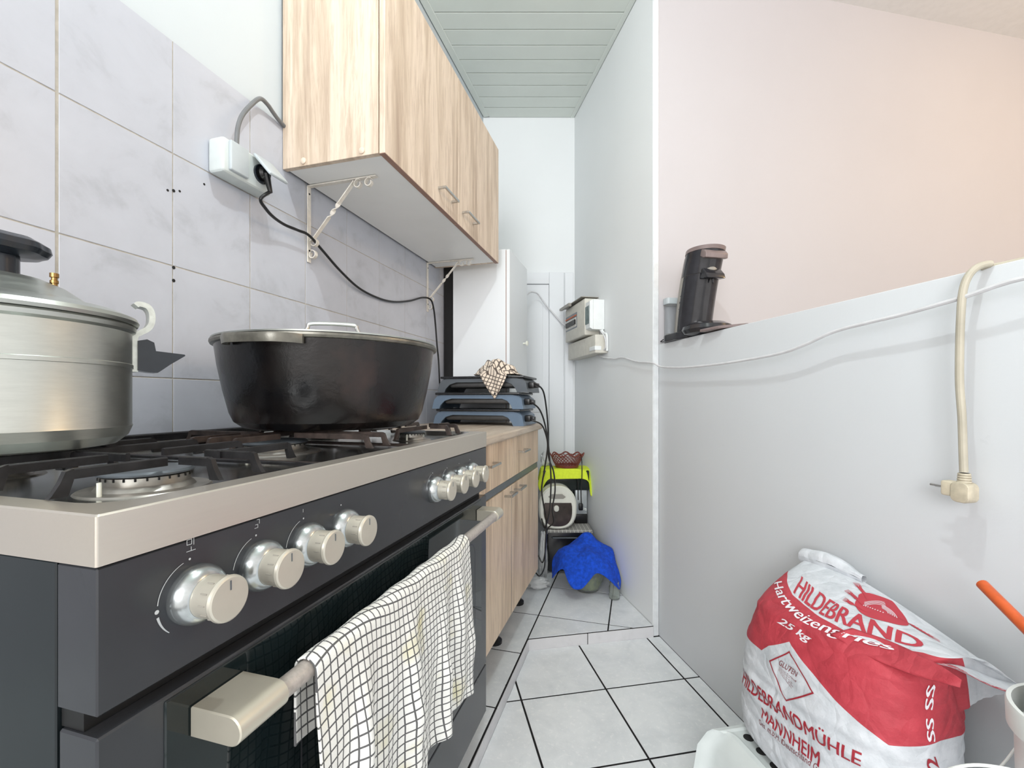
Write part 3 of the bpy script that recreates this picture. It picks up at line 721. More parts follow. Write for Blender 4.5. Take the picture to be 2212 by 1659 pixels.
# body and fascia
MB().box(S0+0.001, S1-0.001, 0.4395, 0.972, 0.192, zb-0.0005, 0.001).build('side_body', M['anth_side'], parent=st)
fas = MB().box(S0+0.001, S1-0.001, DF+0.001, 0.438, 0.796, zb-0.0012, 0.0012).build('control_panel', M['anthracite'], parent=st)
MB().box(S0+0.004, S1-0.004, DF+0.020, 0.438, 0.780, 0.796).build('vent_gap', M['oven_dark'], parent=st)
dr = MB().box(S0+0.001, S1-0.001, DF+0.001, 0.436, 0.327, 0.7795, 0.0015).build('oven_door', M['anthracite'], parent=st)
gls = MB().box(0.2875, 1.0945, DF-0.0008, DF+0.003, 0.412, 0.776, 0.0012).build('door_glass', M['black_glass'], parent=dr)
m = MB()
wi = rrect(0.45, 1.045, 0.455, 0.68, 0.03); wo = rrect(0.447, 1.048, 0.452, 0.683, 0.032); nn = len(wi)
m.add([(x, DF-0.0010, z) for x, z in wo]+[(x, DF-0.0010, z) for x, z in wi], [(i, (i+1) % nn, nn+(i+1) % nn, nn+i) for i in range(nn)])
m.build('window_outline', M['anthracite'], parent=dr)
MB().box(S0+0.001, S1-0.001, DF+0.001, 0.436, 0.196, 0.323, 0.0015).build('drawer_front', M['anthracite'], parent=st)
for (s, D) in ((0.30, 0.50), (1.07, 0.50), (0.30, 0.92), (1.07, 0.92)):
    MB().lathe([(0.022, 0), (0.022, 0.01), (0.014, 0.014), (0.014, 0.1445)], (s, D, PLAT), 14).build('leg', M['foot'], parent=st)
# handle
hd = MB()
def dprof(D0, D1, z0, z1, n=10):
    r = (z1-z0)/2; p = [(D1, z0), (D1, z1), (D0+r, z1)]
    for i in range(1, n): a = PI/2+PI*i/n; p.append((D0+r+r*math.cos(a), (z0+z1)/2+r*math.sin(a)))
    p.append((D0+r, z0)); return p
hb = MB().prism(dprof(0.3335, DF-0.0012, 0.7305, 0.7580), 'x', 0.309, 0.366, 0.0012).build('handle_bracket', M['handle'], parent=dr)
MB().prism(dprof(0.3335, DF-0.0012, 0.7305, 0.7580), 'x', 1.055, 1.100, 0.0012).build('handle_bracket', M['handle'], parent=dr)
MB().tube([(0.360, 0.3465, 0.744), (1.07, 0.3465, 0.744)], 0.0105, 24, smooth=False).build('handle_bar', M['bar'], parent=dr)
# knobs
for i, s in enumerate((0.3154, 0.3886, 0.4589, 0.5303, 0.815, 0.8838, 0.951, 1.018)):
    z = 0.8585 if i < 4 else 0.857
    b = MB().lathe([(0.0262, 0), (0.0268, 0.003), (0.0262, 0.008), (0.0238, 0.013), (0.0205, 0.0165), (0.0190, 0.0172)], (s, DF+0.001, z), 40, 'y').build('knob_collar', M['knob_base'], parent=st)
    k = MB().lathe([(0.0186, 0.0165), (0.0186, 0.0360), (0.0200, 0.0368), (0.0206, 0.0385), (0.0200, 0.0410), (0.0185, 0.0420), (0, 0.0424)], (s, DF+0.001, z), 40, 'y').build('knob', M['knob'], parent=b)
    m = MB(); D = DF+0.001-0.0424
    m.box(s-0.0006, s+0.0006, D-0.0003, D+0.0002, z+0.008, z+0.0165)
    m.build('pointer_mark', M['rail'], parent=k)
    m = MB()
    for a in range(12):
        if a in (3, 9): continue
        t = a*PI/6; r = 0.0188
        m.lathe([(0.0006, 0.027), (0.0006, 0.034)], (s+r*math.cos(t), DF+0.001, z+r*math.sin(t)), 6, 'y')
    m.build('grip_notches', M['coffee_grey'], parent=k)
    m = MB(); m.lathe([(0.0012, 0.0), (0, 0.0003)], (s+0.002, DF-0.0085+0.001, z+0.0243), 8, 'y'); m.build('collar_dot', M['oven_dark'], parent=b)
    # worn white print around each knob
    m = MB(); y = DF+0.0006
    def arc(a0, a1, r0, w0, w1, n=16):
        vs = []; 
        for q in range(n+1):
            a = a0+(a1-a0)*q/n; wq = w0+(w1-w0)*q/n
            vs += [(s+(r0-wq/2)*math.cos(a), y, z+(r0-wq/2)*math.sin(a)), (s+(r0+wq/2)*math.cos(a), y, z+(r0+wq/2)*math.sin(a))]
        m.add(vs, [(2*q, 2*q+1, 2*q+3, 2*q+2) for q in range(n)])
    def dot(a, r, q): m.lathe([(q, 0), (0, 0.0001)], (s+r*math.cos(a), y, z+r*math.sin(a)), 10, 'y')
    if i != 3 and i < 6: arc(1.9, 2.95 if i else 3.05, 0.0335, 0.0005, 0.0008)
    dot(1.72, 0.0338, 0.0011)
    if i == 0:
        dot(3.2, 0.034, 0.0019); arc(3.35, 3.95, 0.034, 0.0022, 0.0006)
        bx, bz = s-0.008, z+0.0405
        m.box(bx-0.0002, bx+0.0085, y-0.0001, y, bz, bz+0.0005)
        for (x0, x1, z0, z1) in ((0.004, 0.0045, 0.0, 0.004), (0.0, 0.005, 0.006, 0.0065), (0.0, 0.0005, 0.006, 0.011), (0.0, 0.005, 0.0105, 0.011), (0.0045, 0.005, 0.006, 0.014), (0.0065, 0.007, 0.005, 0.014), (0.0065, 0.010, 0.0135, 0.014)):
            m.box(bx+x0, bx+x1, y-0.0001, y, bz+z0, bz+z1)
    elif i == 1:
        dot(3.3, 0.034, 0.0012); arc(3.2, 3.6, 0.0345, 0.0014, 0.0006)
        bx, bz = s-0.007, z+0.041
        for (x0, x1, z0, z1) in ((0.0, 0.0045, 0.0, 0.0005), (0.004, 0.0045, 0.0, 0.004), (0.001, 0.0045, 0.0035, 0.004), (0.006, 0.0065, 0.004, 0.009), (0.003, 0.0065, 0.0085, 0.009)):
            m.box(bx+x0, bx+x1, y-0.0001, y, bz+z0, bz+z1)
    elif i == 2:
        arc(1.2, 2.6, 0.0, 0, 0); m.box(s-0.006, s-0.0055, y-0.0001, y, z+0.041, z+0.045)
    m.build('dial_print', M['print_w'], parent=fas)
# burners
BN = [(0.372, 0.535, 0.040), (0.372, 0.80, 0.030), (0.687, 0.665, 0.055), (0.985, 0.535, 0.030), (0.985, 0.80, 0.040)]
ZT0 = zt-0.013
for (s, D, r) in BN:
    b = MB().lathe([(r*1.55, 0.0), (r*1.5, 0.002), (r*1.15, 0.0025), (r*1.08, 0.006), (r*1.0, 0.008), (r*1.02, 0.012), (r*1.02, 0.0165), (r*0.9, 0.0175), (0, 0.0175)], (s, D, ZT0), 40).build('burner', M['burner'], parent=st)
    m = MB(); m.lathe([(r*1.0, 0.0176), (r*1.10, 0.0186), (r*1.11, 0.0205), (r*1.05, 0.0228), (r*0.8, 0.0236), (0, 0.0238)], (s, D, ZT0), 40)
    m.build('burner_cap', M['cap'], parent=b)
    m = MB()
    for q in range(26):
        a = 2*PI*q/26; m.box(s+r*1.03*math.cos(a)-0.0007, s+r*1.03*math.cos(a)+0.0007, D+r*1.03*math.sin(a)-0.0007, D+r*1.03*math.sin(a)+0.0007, ZT0+0.0135, ZT0+0.0165)
    m.build('flame_slots', M['oven_dark'], parent=b)
    MB().tube([(s-r*1.35, D-r*0.3, ZT0+0.001), (s-r*1.35, D-r*0.3, ZT0+0.016)], 0.0022, 8, smooth=False).build('igniter', M['fryer'], parent=b)
# cast iron pan supports: one grid per burner column
ZG = 0.9755
def bar(m, a, b, h=0.0095, w=0.0052, z=ZG):
    a = Vector((*a, 0)); b = Vector((*b, 0)); d = (b-a).normalized(); n = Vector((-d.y, d.x, 0))*w/2
    vs = []
    for p, zz in ((a, z), (b, z)):
        for sg, zq in ((-1, zz-h), (1, zz-h), (1, zz-0.0012), (0.6, zz), (-0.6, zz), (-1, zz-0.0012)):
            vs.append((p.x+n.x*sg, p.y+n.y*sg, zq))
    m.add(vs, [(0, 1, 2, 3, 4, 5), (6, 11, 10, 9, 8, 7)]+[(i, i+6, (i+1) % 6+6, (i+1) % 6) for i in range(6)])
def foot(m, p, d, h=0.024, w=0.0055):
    # leg that splays outward from the bar end down to the tray, d = outward direction
    n = Vector((-d[1], d[0]))*w/2
    prof = [(0.0, ZG), (0.006, ZG-0.002), (0.010, ZG-0.012), (0.016, ZG-h+0.002), (0.018, ZG-h), (0.004, ZG-h), (0.0, ZG-0.010)]
    k = len(prof); vs = []
    for sg in (-1, 1):
        for (x, z) in prof: vs.append((p[0]+d[0]*x+n.x*sg, p[1]+d[1]*x+n.y*sg, z))
    m.add(vs, [list(range(k))[::-1], list(range(k, 2*k))]+[(i, (i+1) % k, k+(i+1) % k, k+i) for i in range(k)])
for gi, (x0, x1, burn) in enumerate(((0.262, 0.545, BN[:2]), (0.553, 0.822, BN[2:3]), (0.830, 1.113, BN[3:]))):
    y0, y1 = 0.428, 0.945; mat = M['iron'] if gi == 0 else M['iron_rust']
    g = MB(); n = 6
    pts = rrect(x0, x1, y0, y1, 0.03, 4)
    m = MB()
    for i in range(len(pts)): 
        a, b = pts[i], pts[(i+1) % len(pts)]
        if (a[0]-b[0])**2+(a[1]-b[1])**2 > 1e-8: bar(m, a, b, 0.005, 0.006, ZT0+0.0075)
    fr = m.build('pan_support', mat, parent=st)
    for (bx, by, r) in burn:
        span = 0.115 if len(burn) > 1 else 0.20
        i0 = r*0.55
        for dy in (-0.045, 0.045):
            m = MB(); bar(m, (x0+0.014, by+dy), (bx-0.012-(0.02 if len(burn) == 1 else 0), by+dy)); foot(m, (x0+0.015, by+dy), (-1, 0)); m.build('finger', mat, parent=fr)
            m = MB(); bar(m, (bx+0.05, by+dy), (x1-0.014, by+dy)); foot(m, (x1-0.015, by+dy), (1, 0)); m.build('finger', mat, parent=fr)
        y00 = max(y0+0.016, by-span)
        m = MB(); bar(m, (bx+0.055, y00), (bx+0.055, by-0.02)); foot(m, (bx+0.055, y00+0.001), (0, -1)); m.build('finger', mat, parent=fr)
        m = MB(); bar(m, (bx, y00), (bx, by-0.05)); foot(m, (bx, y00+0.001), (0, -1)); m.build('finger', mat, parent=fr)
        m = MB(); y11 = min(y1-0.016, by+span); bar(m, (bx, by+0.03), (bx, y11)); foot(m, (bx, y11-0.001), (0, 1)); m.build('finger', mat, parent=fr)
    m = MB(); bar(m, (x0+0.012, 0.67), (x1-0.012, 0.67)); foot(m, (x0+0.013, 0.67), (-1, 0)); foot(m, (x1-0.013, 0.67), (1, 0)); m.build('cross_bar', mat, parent=fr)
# ================================================================ towel on the rail
def tw(u, v):
    s = 0.402+0.452*u
    R0 = 0.0135; cD, cz = 0.3465, 0.744
    back = 0.060+0.03*math.sin(u*5+1); arcL = PI*R0; front = 0.300-0.018*u+0.010*math.sin(u*7)
    L = back+arcL+front; d = v*L
    if d < back:
        q = (back-d); D = cD+R0+0.004*math.sin(u*31)*min(1, q/0.03); z = cz-q
    elif d < back+arcL:
        a = (d-back)/R0; D = cD+R0*math.cos(a); z = cz+R0*math.sin(a)
        D += 0
    else:
        q = d-back-arcL; f = min(1, q/0.18)
        fold = (0.0085*math.sin(u*26+0.6*math.sin(u*9))+0.005*math.sin(u*47+q*14+1))*f
        fold += 0.004*hnoise(u*9, q*16)*f
        D = cD-R0-0.004*f-0.006*f-abs(fold)*0.3+fold; z = cz-q
        s += 0.006*math.sin(u*13+q*10)*f+(0.018-0.010*u)*0
    z += 0.0022*math.sin(u*34)*math.sin(min(1, d/L*3)*PI)*0.5
    return (s, D, z)
tag(MB().grid(tw, 130, 90, lambda u, v: (u*0.50+0.003*math.sin(v*9), v*0.40+0.004*math.sin(u*12))).build('tea_towel', M['towel'], origin=(0.62, 0.35, 0.75), frame='K', thick=0.0022), 'white tea towel with a thin black check hanging from the oven door rail', 'towel')
# ================================================================ big black pot
PC = (0.845, 0.655, 0.9765)
pt = thing('cooking_pot', PC, 'K', 'large soot-black cooking pot with a loose lid on the right burners', 'pot')
x, y, z = PC; H = 0.178
MB().lathe([(0.150, 0.0), (0.172, 0.004), (0.188, 0.016), (0.196, 0.034), (0.207, 0.08), (0.2165, 0.13), (0.2215, H-0.01), (0.2225, H-0.004)], PC, 96).build('body', M['pot'], parent=pt)
m = MB(); m.lathe([(0.2215, H-0.009), (0.2275, H-0.008), (0.2295, H-0.004), (0.2290, H), (0.2240, H+0.0012), (0.2180, H-0.001), (0.2160, H-0.02)], PC, 96); m.build('rim', M['pot_rim'], parent=pt)
ld = MB().lathe([(0.2265, H+0.0018), (0.2270, H+0.0045), (0.215, H+0.006), (0.15, H+0.011), (0.06, H+0.015), (0, H+0.016)], PC, 72).build('lid', M['alu'], parent=pt)
a0 = math.radians(2)
def lp(q, zz): return (x+q*math.cos(a0), y+q*math.sin(a0)-0.0, z+zz)
for kk_ in (0,):
    hp = [(-0.062, H+0.012), (-0.052, H+0.040), (-0.040, H+0.050), (0.040, H+0.050), (0.052, H+0.040), (0.062, H+0.012)]
    v_ = conv('K', (0, 0, 0)); px_ = unconv('K', (0.962, 0.27, 0))
    MB().tube([(x+q*px_.x, y+q*px_.y, z+h) for q, h in hp], 0.0045, 10).build('lid_handle', M['chrome'], parent=ld)
for th in (math.radians(-173), math.radians(7)):
    m = MB(); n = 16; vs = []; fs = []
    for i in range(n+1):
        f = i/n; da = (f-0.5)*0.66; out = 0.228+0.026*min(1, 4*f, 4*(1-f))**0.6
        a = th+da; c_, s_ = math.cos(a), math.sin(a); wd = 0.011
        for (q, h) in ((out-wd*0.5, H-0.020), (out+wd*0.4, H-0.021), (out+wd*0.6, H-0.010), (out+wd*0.5, H-0.005), (out-wd*0.5, H-0.007)):
            vs.append((x+q*c_, y+q*s_, z+h))
    for i in range(n):
        for k in range(5): fs.append((i*5+k, i*5+(k+1) % 5, i*5+5+(k+1) % 5, i*5+5+k))
    m.add(vs, fs+[(4, 3, 2, 1, 0), tuple(n*5+k for k in range(5))])
    m.build('side_handle', M['pot_rim'], parent=pt)
# ================================================================ pressure cooker
cx, cy = -0.627+0.004, 0.539
CC = (cx, cy, 0.9765); r0 = 0.1235
pk = thing('pressure_cooker', CC, 'W', 'aluminium pressure cooker with a black knob and wing handle on the near left burner', 'pressure cooker')
Hc = 0.165
MB().lathe([(0.09, 0.0), (0.108, 0.003), (0.120, 0.014), (0.1245, 0.026), (0.1237, 0.028), (0.1237, 0.103), (0.1250, 0.1035), (0.1250, 0.108), (0.1238, 0.109), (0.1238, 0.150), (0.1275, 0.153), (0.1285, 0.158), (0.1262, 0.1605), (0.122, 0.1605)], CC, 96).build('body', M['alu'], parent=pk)
ld = MB().lathe([(0.1225, 0.1608), (0.1300, 0.1610), (0.1315, 0.1650), (0.1290, 0.1700), (0.112, 0.1775), (0.101, 0.1800), (0.094, 0.1815), (0.080, 0.186), (0.060, 0.201), (0.040, 0.210), (0.020, 0.214), (0, 0.215)], CC, 96).build('lid', M['alu'], parent=pk)
m = MB(); m.lathe([(0.018, 0.212), (0.018, 0.236), (0.016, 0.238)], CC, 32)
kn = m.build('knob_stem', M['bakelite'], parent=ld)
m = MB(); m.lathe([(0.0, 0.236), (0.030, 0.237), (0.041, 0.240), (0.0445, 0.246), (0.043, 0.253), (0.034, 0.259), (0.020, 0.262), (0, 0.263)], CC, 48, wav=lambda a, i: 1+0.035*math.cos(8*a)); m.build('knob', M['bakelite'], parent=ld)
vx = CC[0]+0.652*0.046+0.758*0.022; vy = CC[1]+0.758*0.046-0.652*0.022
m = MB(); m.lathe([(0.0032, 0.196), (0.0032, 0.2065), (0.0042, 0.207), (0.0042, 0.2105), (0.0030, 0.211), (0.0030, 0.214), (0.0045, 0.2145), (0.0045, 0.2195), (0, 0.220)], (vx, vy, CC[2]), 14); m.build('valve', M['brass'], parent=ld)
# clamp arm and wing handle, reaching out to the right of the pan
ux, uy = 0.652, 0.758
def cl(q, h, off=0.0):
    q = q-0.0085 if q < 0.16 else q-0.0085-(q-0.16)*0.28
    return (CC[0]+ux*q+uy*off, CC[1]+uy*q-ux*off, CC[2]+h)
m = MB(); prof = [(0.1345, 0.100), (0.1345, 0.146), (0.140, 0.155), (0.149, 0.162), (0.1535, 0.171), (0.1540, 0.184), (0.1505, 0.193), (0.145, 0.196), (0.139, 0.1965), (0.136, 0.194)]
prof = [(p.x, p.y) for p in catmull([Vector((a, b, 0)) for a, b in prof], 4)]
vs = []; fs = []
for i, (q, h) in enumerate(prof):
    p, nx = prof[max(i-1, 0)], prof[min(i+1, len(prof)-1)]; d = Vector((nx[0]-p[0], nx[1]-p[1])).normalized(); nrm = Vector((-d.y, d.x))*0.0036
    hw = 0.011
    for sg in (-1, 1):
        for oo in (-hw, hw): vs.append(cl(q+nrm.x*sg, h+nrm.y*sg, oo))
for i in range(len(prof)-1):
    b = i*4
    for (p, q) in ((0, 1), (1, 3), (3, 2), (2, 0)): fs.append((b+p, b+q, b+4+q, b+4+p))
e = (len(prof)-1)*4; fs += [(0, 2, 3, 1), (e, e+1, e+3, e+2)]
m.add(vs, fs); m.build('clamp_arm', M['alu_bright'], parent=pk)
m = MB(); wing = [(0.1375, 0.102), (0.1375, 0.144), (0.148, 0.147), (0.156, 0.143), (0.158, 0.131), (0.205, 0.1285), (0.206, 0.1265), (0.180, 0.112), (0.166, 0.103), (0.160, 0.0995), (0.150, 0.100)]
n = len(wing); vs = [cl(q, h, -0.013) for q, h in wing]+[cl(q, h, 0.013) for q, h in wing]
m.add(vs, [list(range(n))[::-1], list(range(n, 2*n))]+[(i, (i+1) % n, n+(i+1) % n, n+i) for i in range(n)])
m.build('wing_handle', M['bakelite'], parent=pk)
# ================================================================ fuse boxes on the right wall
E0 = 0.9724
def boxR(px0, px1, py0, py1, E):
    a = Rp(px0, py0, E); b = Rp(px1, py1, E); return a, b
fo = thing('old_fuse_box', (2.72, -E0, 1.5), 'R', 'yellowed old fuse box with an open lid and a row of breakers by the corner', 'fuse box')
MB().box(2.40, 2.76, -0.880, -E0+0.0006, 1.402, 1.612, 0.008).build('housing', M['fusebox_old'], parent=fo)
MB().box(2.53, 2.745, -0.8785, -0.882, 1.466, 1.560, 0.002).build('window_frame', M['rail'], parent=fo)
MB().box(2.54, 2.74, -0.8765, -0.880, 1.474, 1.530, 0.002).build('breaker_row', M['breaker'], parent=fo)
MB().box(2.54, 2.74, -0.8755, -0.8785, 1.536, 1.545).build('orange_strip', M['orange_line'], parent=fo)
for k in range(7):
    MB().box(2.545+0.026*k, 2.565+0.026*k, -0.868, -0.8765, 1.488, 1.516, 0.001).build('breaker_switch', M['black'], parent=fo)
m = MB(); m.prism([(2.42, 1.622), (2.79, 1.622), (2.79, 1.626), (2.42, 1.626)], 'y', -0.972, -0.868); m.prism([(2.60, 1.606), (2.79, 1.612), (2.79, 1.625), (2.60, 1.625)], 'y', -0.868, -0.850)
m.build('raised_lid', M['coffee_grey'], parent=fo)
lb = thing('cable_cover_box', (2.5, -E0, 1.33), 'R', 'cream rectangular cover box mounted below the old fuse box', 'box')
MB().box(2.29, 2.76, -0.900, -E0+0.0006, 1.290, 1.390, 0.003).build('housing', M['fusebox_old'], parent=lb)
MB().box(2.287, 2.37, -0.8965, -0.935, 1.305, 1.328, 0.002).build('white_latch', M['fusebox'], parent=lb)
fb = thing('new_fuse_box', (2.42, -E0, 1.5), 'R', 'small white fuse box with a smoked window mounted in front of the old one', 'fuse box')
MB().box(2.330, 2.515, -0.905, -E0+0.0006, 1.424, 1.592, 0.005).build('housing', M['fusebox'], parent=fb)
MB().prism([(-0.905, 1.424), (-0.886, 1.434), (-0.886, 1.582), (-0.905, 1.592)], 'x', 2.334, 2.511, 0.001).build('cover', M['fusebox'], parent=fb)
m = MB(); m.box(2.345, 2.505, -0.8835, -0.8955, 1.458, 1.560, 0.003); m.build('smoked_window', M['smoke'], parent=fb)
# white cable from the box, along the half wall
cb = [(2.345, -0.95, 1.423), (2.275, -0.95, 1.37), (2.275, -0.950, 1.31)]+[Rp(px, py, E) for px, py, E in ((1287, 762, 0.955), (1300, 771, 0.955), (1328, 775, 0.955), (1345, 772, 0.958), (1375, 781, 0.955), (1410, 784, 0.955), (1428, 792, 0.968), (1470, 794, 0.97), (1540, 788, 0.97), (1620, 776, 0.968), (1690, 762, 0.968), (1740, 744, 0.968), (1800, 717, 0.968), (1870, 698, 0.968), (1950, 679, 0.968), (2040, 654, 0.968), (2100, 636, 0.966), (2160, 615, 0.966), (2230, 597, 0.966), (2500, 545, 0.966))]
tag(MB().tube(cb, 0.0042, 8).build('white_cable', M['cable_white'], origin=cb[0], frame='R'), 'long white painted cable running from the fuse box along the half wall', 'cable')
wb_ = [Wp(*p) for p in ((1120, 660, 2.60), (1141, 634, 2.78), (1152, 631, 2.86), (1163, 636, 2.9), (1176, 655, 2.93), (1195, 677, 2.94), (1212, 696, 2.93), (1222, 703, 2.88))]
tag(MB().tube(wb_, 0.005, 8).build('arched_cable', M['cable_white'], origin=wb_[0]), 'short white cable arching over the old door from the cabinet to the fuse box', 'cable')
tag(MB().tube([(2.335, -0.957, 1.422), (2.318, -0.961, 1.402), (2.2805, -0.963, 1.385), (2.279, -0.963, 1.30)], 0.007, 8).build('conduit', M['fusebox'], origin=(2.466, -0.945, 1.35), frame='R'), 'short white conduit hanging below the white fuse box', 'conduit')
# ================================================================ power cord over the half wall
pg = thing('cream_power_cord', (0.55, -0.97, HW), 'R', 'cream power cord with a two-pin plug hanging over the half wall', 'cable')
pts = [(0.20, -1.09, HW+0.0065), (0.33, -1.05, HW+0.007)]+[Rp(px, py, E) for px, py, E in ((2165, 573, 1.01), (2138, 570, 0.998), (2112, 577, 0.985), (2092, 596, 0.972), (2080, 630, 0.966), (2075, 690, 0.962), (2073, 760, 0.962), (2073, 830, 0.963), (2078, 900, 0.962), (2080, 960, 0.962), (2082, 1020, 0.962))]
MB().tube(pts, 0.0062, 12).build('cord', M['cable_cream'], parent=pg)
p = Rp(2083, 1022, 0.962)
m = MB()
for k in range(5): m.lathe([(0.0085+0.0004*k, 0), (0.0095+0.0004*k, -0.003), (0.0080, -0.0042)], (p[0], p[1], p[2]-0.0045*k), 14)
m.lathe([(0.0075, 0), (0.0095, -0.026)], p, 14); m.build('strain_relief', M['cream'], parent=pg)
q = Rp(2086, 1062, 0.962)
m = MB(); m.prism(rrect(q[0]-0.013, q[0]+0.017, q[2]-0.020, q[2]+0.017, 0.010), 'y', q[1]-0.013, q[1]+0.013, 0.003)
m.box(q[0]+0.010, q[0]+0.034, q[1]-0.011, q[1]+0.011, q[2]-0.012, q[2]+0.016, 0.004); m.build('plug', M['cream'], parent=pg)
m = MB()
for dy, dz in ((0.006, 0.004), (-0.006, 0.001)): m.tube([(q[0]+0.030, q[1]+dy, q[2]+dz), (q[0]+0.053, q[1]+dy, q[2]+dz)], 0.0023, 10, smooth=False)
m.build('pins', M['chrome'], parent=pg)
# ================================================================ coffee machine on the half wall
cm = thing('pod_coffee_machine', (1.70, -1.05, HW), 'R', 'glossy black leaning pod coffee machine on top of the half wall', 'coffee machine')
def tower(u, v, k=1.0):
    a = 2*PI*u; h = v
    t = 1.680-0.020*h+0.0*h; e = 1.095
    lean = -0.040*h-0.045*h*h
    t = 1.690+lean*1.0
    rx = 0.072+0.004*math.sin(h*PI); ry = 0.070
    return (t+rx*math.cos(a)*k, -(1.095)+ry*math.sin(a)*k, HW+0.010+0.330*h)
def tw_part(v0, v1, mat, name, k=1.0, par=cm):
    m = MB(); m.grid(lambda u, v: tower(u, v0+(v1-v0)*v, k), 36, 10, closeu=True)
    n = 36; m.f.append(list(range(n))[::-1]); m.mi.append(0); m.f.append([10*n+i for i in range(n)]); m.mi.append(0)
    return m.build(name, mat, parent=par, recalc=True)
tw_part(0.0, 0.74, M['coffee_blk'], 'tower'); hdp = tw_part(0.745, 1.0, M['coffee_blk'], 'head', 1.03)
m = MB(); m.grid(lambda u, v: tuple(Vector(tower(u, 0.03+0.94*v, 1.02))+Vector((0.0075, -0.002, 0))) if True else None, 36, 10, closeu=True); 
m.f.append(list(range(36))[::-1]); m.mi.append(0); m.f.append([360+i for i in range(36)]); m.mi.append(0)
m.build('rear_shell', M['coffee_grey'], parent=cm)
t1 = tower(0, 1.0)[0]-0.072
tw_part(1.003, 1.045, M['coffee_brown'], 'lid', 1.05)
m = MB(); m.prism([(t1+0.060, HW+0.3415), (t1+0.060, HW+0.352), (t1-0.030, HW+0.350), (t1-0.070, HW+0.334), (t1-0.082, HW+0.320), (t1-0.080, HW+0.302), (t1-0.062, HW+0.304), (t1-0.030, HW+0.325)], 'y', -1.140, -1.045, 0.003)
m.build('opening_lever', M['coffee_brown'], parent=cm)
m = MB(); m.prism([(t1+0.03, HW+0.262), (t1-0.045, HW+0.272), (t1-0.070, HW+0.245), (t1-0.076, HW+0.226), (t1-0.045, HW+0.229), (t1+0.02, HW+0.238)], 'y', -1.135, -1.055, 0.005)
m.lathe([(0.006, 0), (0.004, -0.017), (0, -0.018)], (t1-0.052, -1.095, HW+0.230), 10); m.build('spout', M['coffee_blk'], parent=cm)
m = MB(); m.lathe([(0.045, 0.0), (0.045, 0.066), (0.0, 0.067)], (t1-0.008, -1.095, HW+0.250), 24); m.build('pod_holder', M['coffee_grey'], parent=cm)
MB().prism(rrect(1.585, 1.772, -1.185, -0.985, 0.060, 8), 'z', HW+0.0003, HW+0.030, 0.005).build('base', M['coffee_blk'], parent=cm)
dt = MB().lathe([(0.050, 0.0003), (0.078, 0.010), (0.086, 0.024), (0.082, 0.038), (0.062, 0.050), (0.0, 0.056)], (1.535, -1.055, HW), 40, wav=lambda a, i: 1+0.10*abs(math.cos(a))).build('drip_tray', M['coffee_blk'], parent=cm)
MB().prism([(1.30, -1.05), (1.37, -0.985), (1.46, -0.975), (1.47, -1.10)], 'z', HW+0.003, HW+0.013, 0.002).build('cup_plate', M['coffee_brown'], parent=cm)
wt_ = MB().prism(rrect(1.752, 1.793, -1.19, -1.02, 0.012, 5), 'z', HW+0.0005, HW+0.170, 0.002).build('water_tank', M['clear'], parent=cm)
MB().prism(rrect(1.7505, 1.794, -1.195, -1.016, 0.013, 5), 'z', HW+0.1705, HW+0.198, 0.003).build('tank_lid', M['socket_lid'], parent=cm)
MB().box(1.758, 1.785, -1.070, -1.03, HW+0.0055, HW+0.045, 0.003).build('tank_valve', M['coffee_grey'], parent=wt_)
m = MB(); m.tube([(1.745, -1.008, HW+0.022), (1.765, -1.000, HW+0.014), (1.77, -0.996, HW+0.008), (1.74, -1.004, HW+0.006), (1.70, -1.004, HW+0.008)], 0.002, 8); m.build('wire_loop', M['black'], parent=cm)
# ================================================================ things in the far corner
PZ = PLAT
OV = (0.34, 2.52)
ov = thing('mini_oven', (0.355, 2.62, PZ), 'W', 'small black oven standing on the floor in the far corner', 'oven')
a_, b_ = 0.2005, 0.452
OT = 0.238+PZ
def OB(x0, x1, y0, y1, z0, z1, bev=0.0): return MB().box(x0, x1, y0, y1, z0, z1, bev)
OB(0.2005, 0.452, 2.535, 2.80, PZ+0.012, OT, 0.003).build('body', M['oven_b'], parent=ov)
d = OB(0.203, 0.450, 2.520, 2.533, PZ+0.016, OT-0.006, 0.003).build('door', M['oven_b'], parent=ov)
m = MB(); m.tube([(0.225, 2.520, OT-0.03), (0.23, 2.502, OT-0.03), (0.42, 2.502, OT-0.03), (0.425, 2.520, OT-0.03)], 0.004, 8, smooth=False); m.build('handle', M['cap'], parent=d)
for x, y in ((0.22, 2.56), (0.43, 2.56), (0.22, 2.78), (0.43, 2.78)): OB(x-0.01, x+0.01, y-0.01, y+0.01, PZ, PZ+0.012).build('foot', M['foot'], parent=ov)
def mat_fn(u, v):
    x = 0.197+0.262*u; y = 2.512+0.290*v; z = OT+0.0025+0.0012*math.sin(u*20)*math.sin(v*17)
    if v < 0.08: z = OT+0.0025-(0.08-v)*0.20; y = 2.512+0.290*0.08-0.012
    return (x, y, z)
tag(MB().grid(mat_fn, 24, 24, lambda u, v: (u*0.26, v*0.29)).build('checked_cloth', M['mat_check'], origin=(0.33, 2.65, OT), thick=0.002), 'grey checked cloth spread on top of the small black oven', 'cloth')
ZO = OT+0.006
fr_ = thing('deep_fryer', (0.27, 2.60, ZO), 'W', 'ivory deep fryer with a brown window standing on the black oven', 'deep fryer')
def egg(cx, cz, w, h, n=40, sq=2.6, flat_=0.0):
    p = []
    for i in range(n):
        a = 2*PI*i/n; c_, s_ = math.cos(a), math.sin(a); e = 2/(sq if s_ < 0 else 2.2)
        p.append((cx+w*math.copysign(abs(c_)**e, c_), cz+h*math.copysign(abs(s_)**e, s_)))
    return p
cxf, czf = 0.262, ZO+0.125
yo = 2.535
o_ = egg(cxf, czf, 0.109, 0.125)
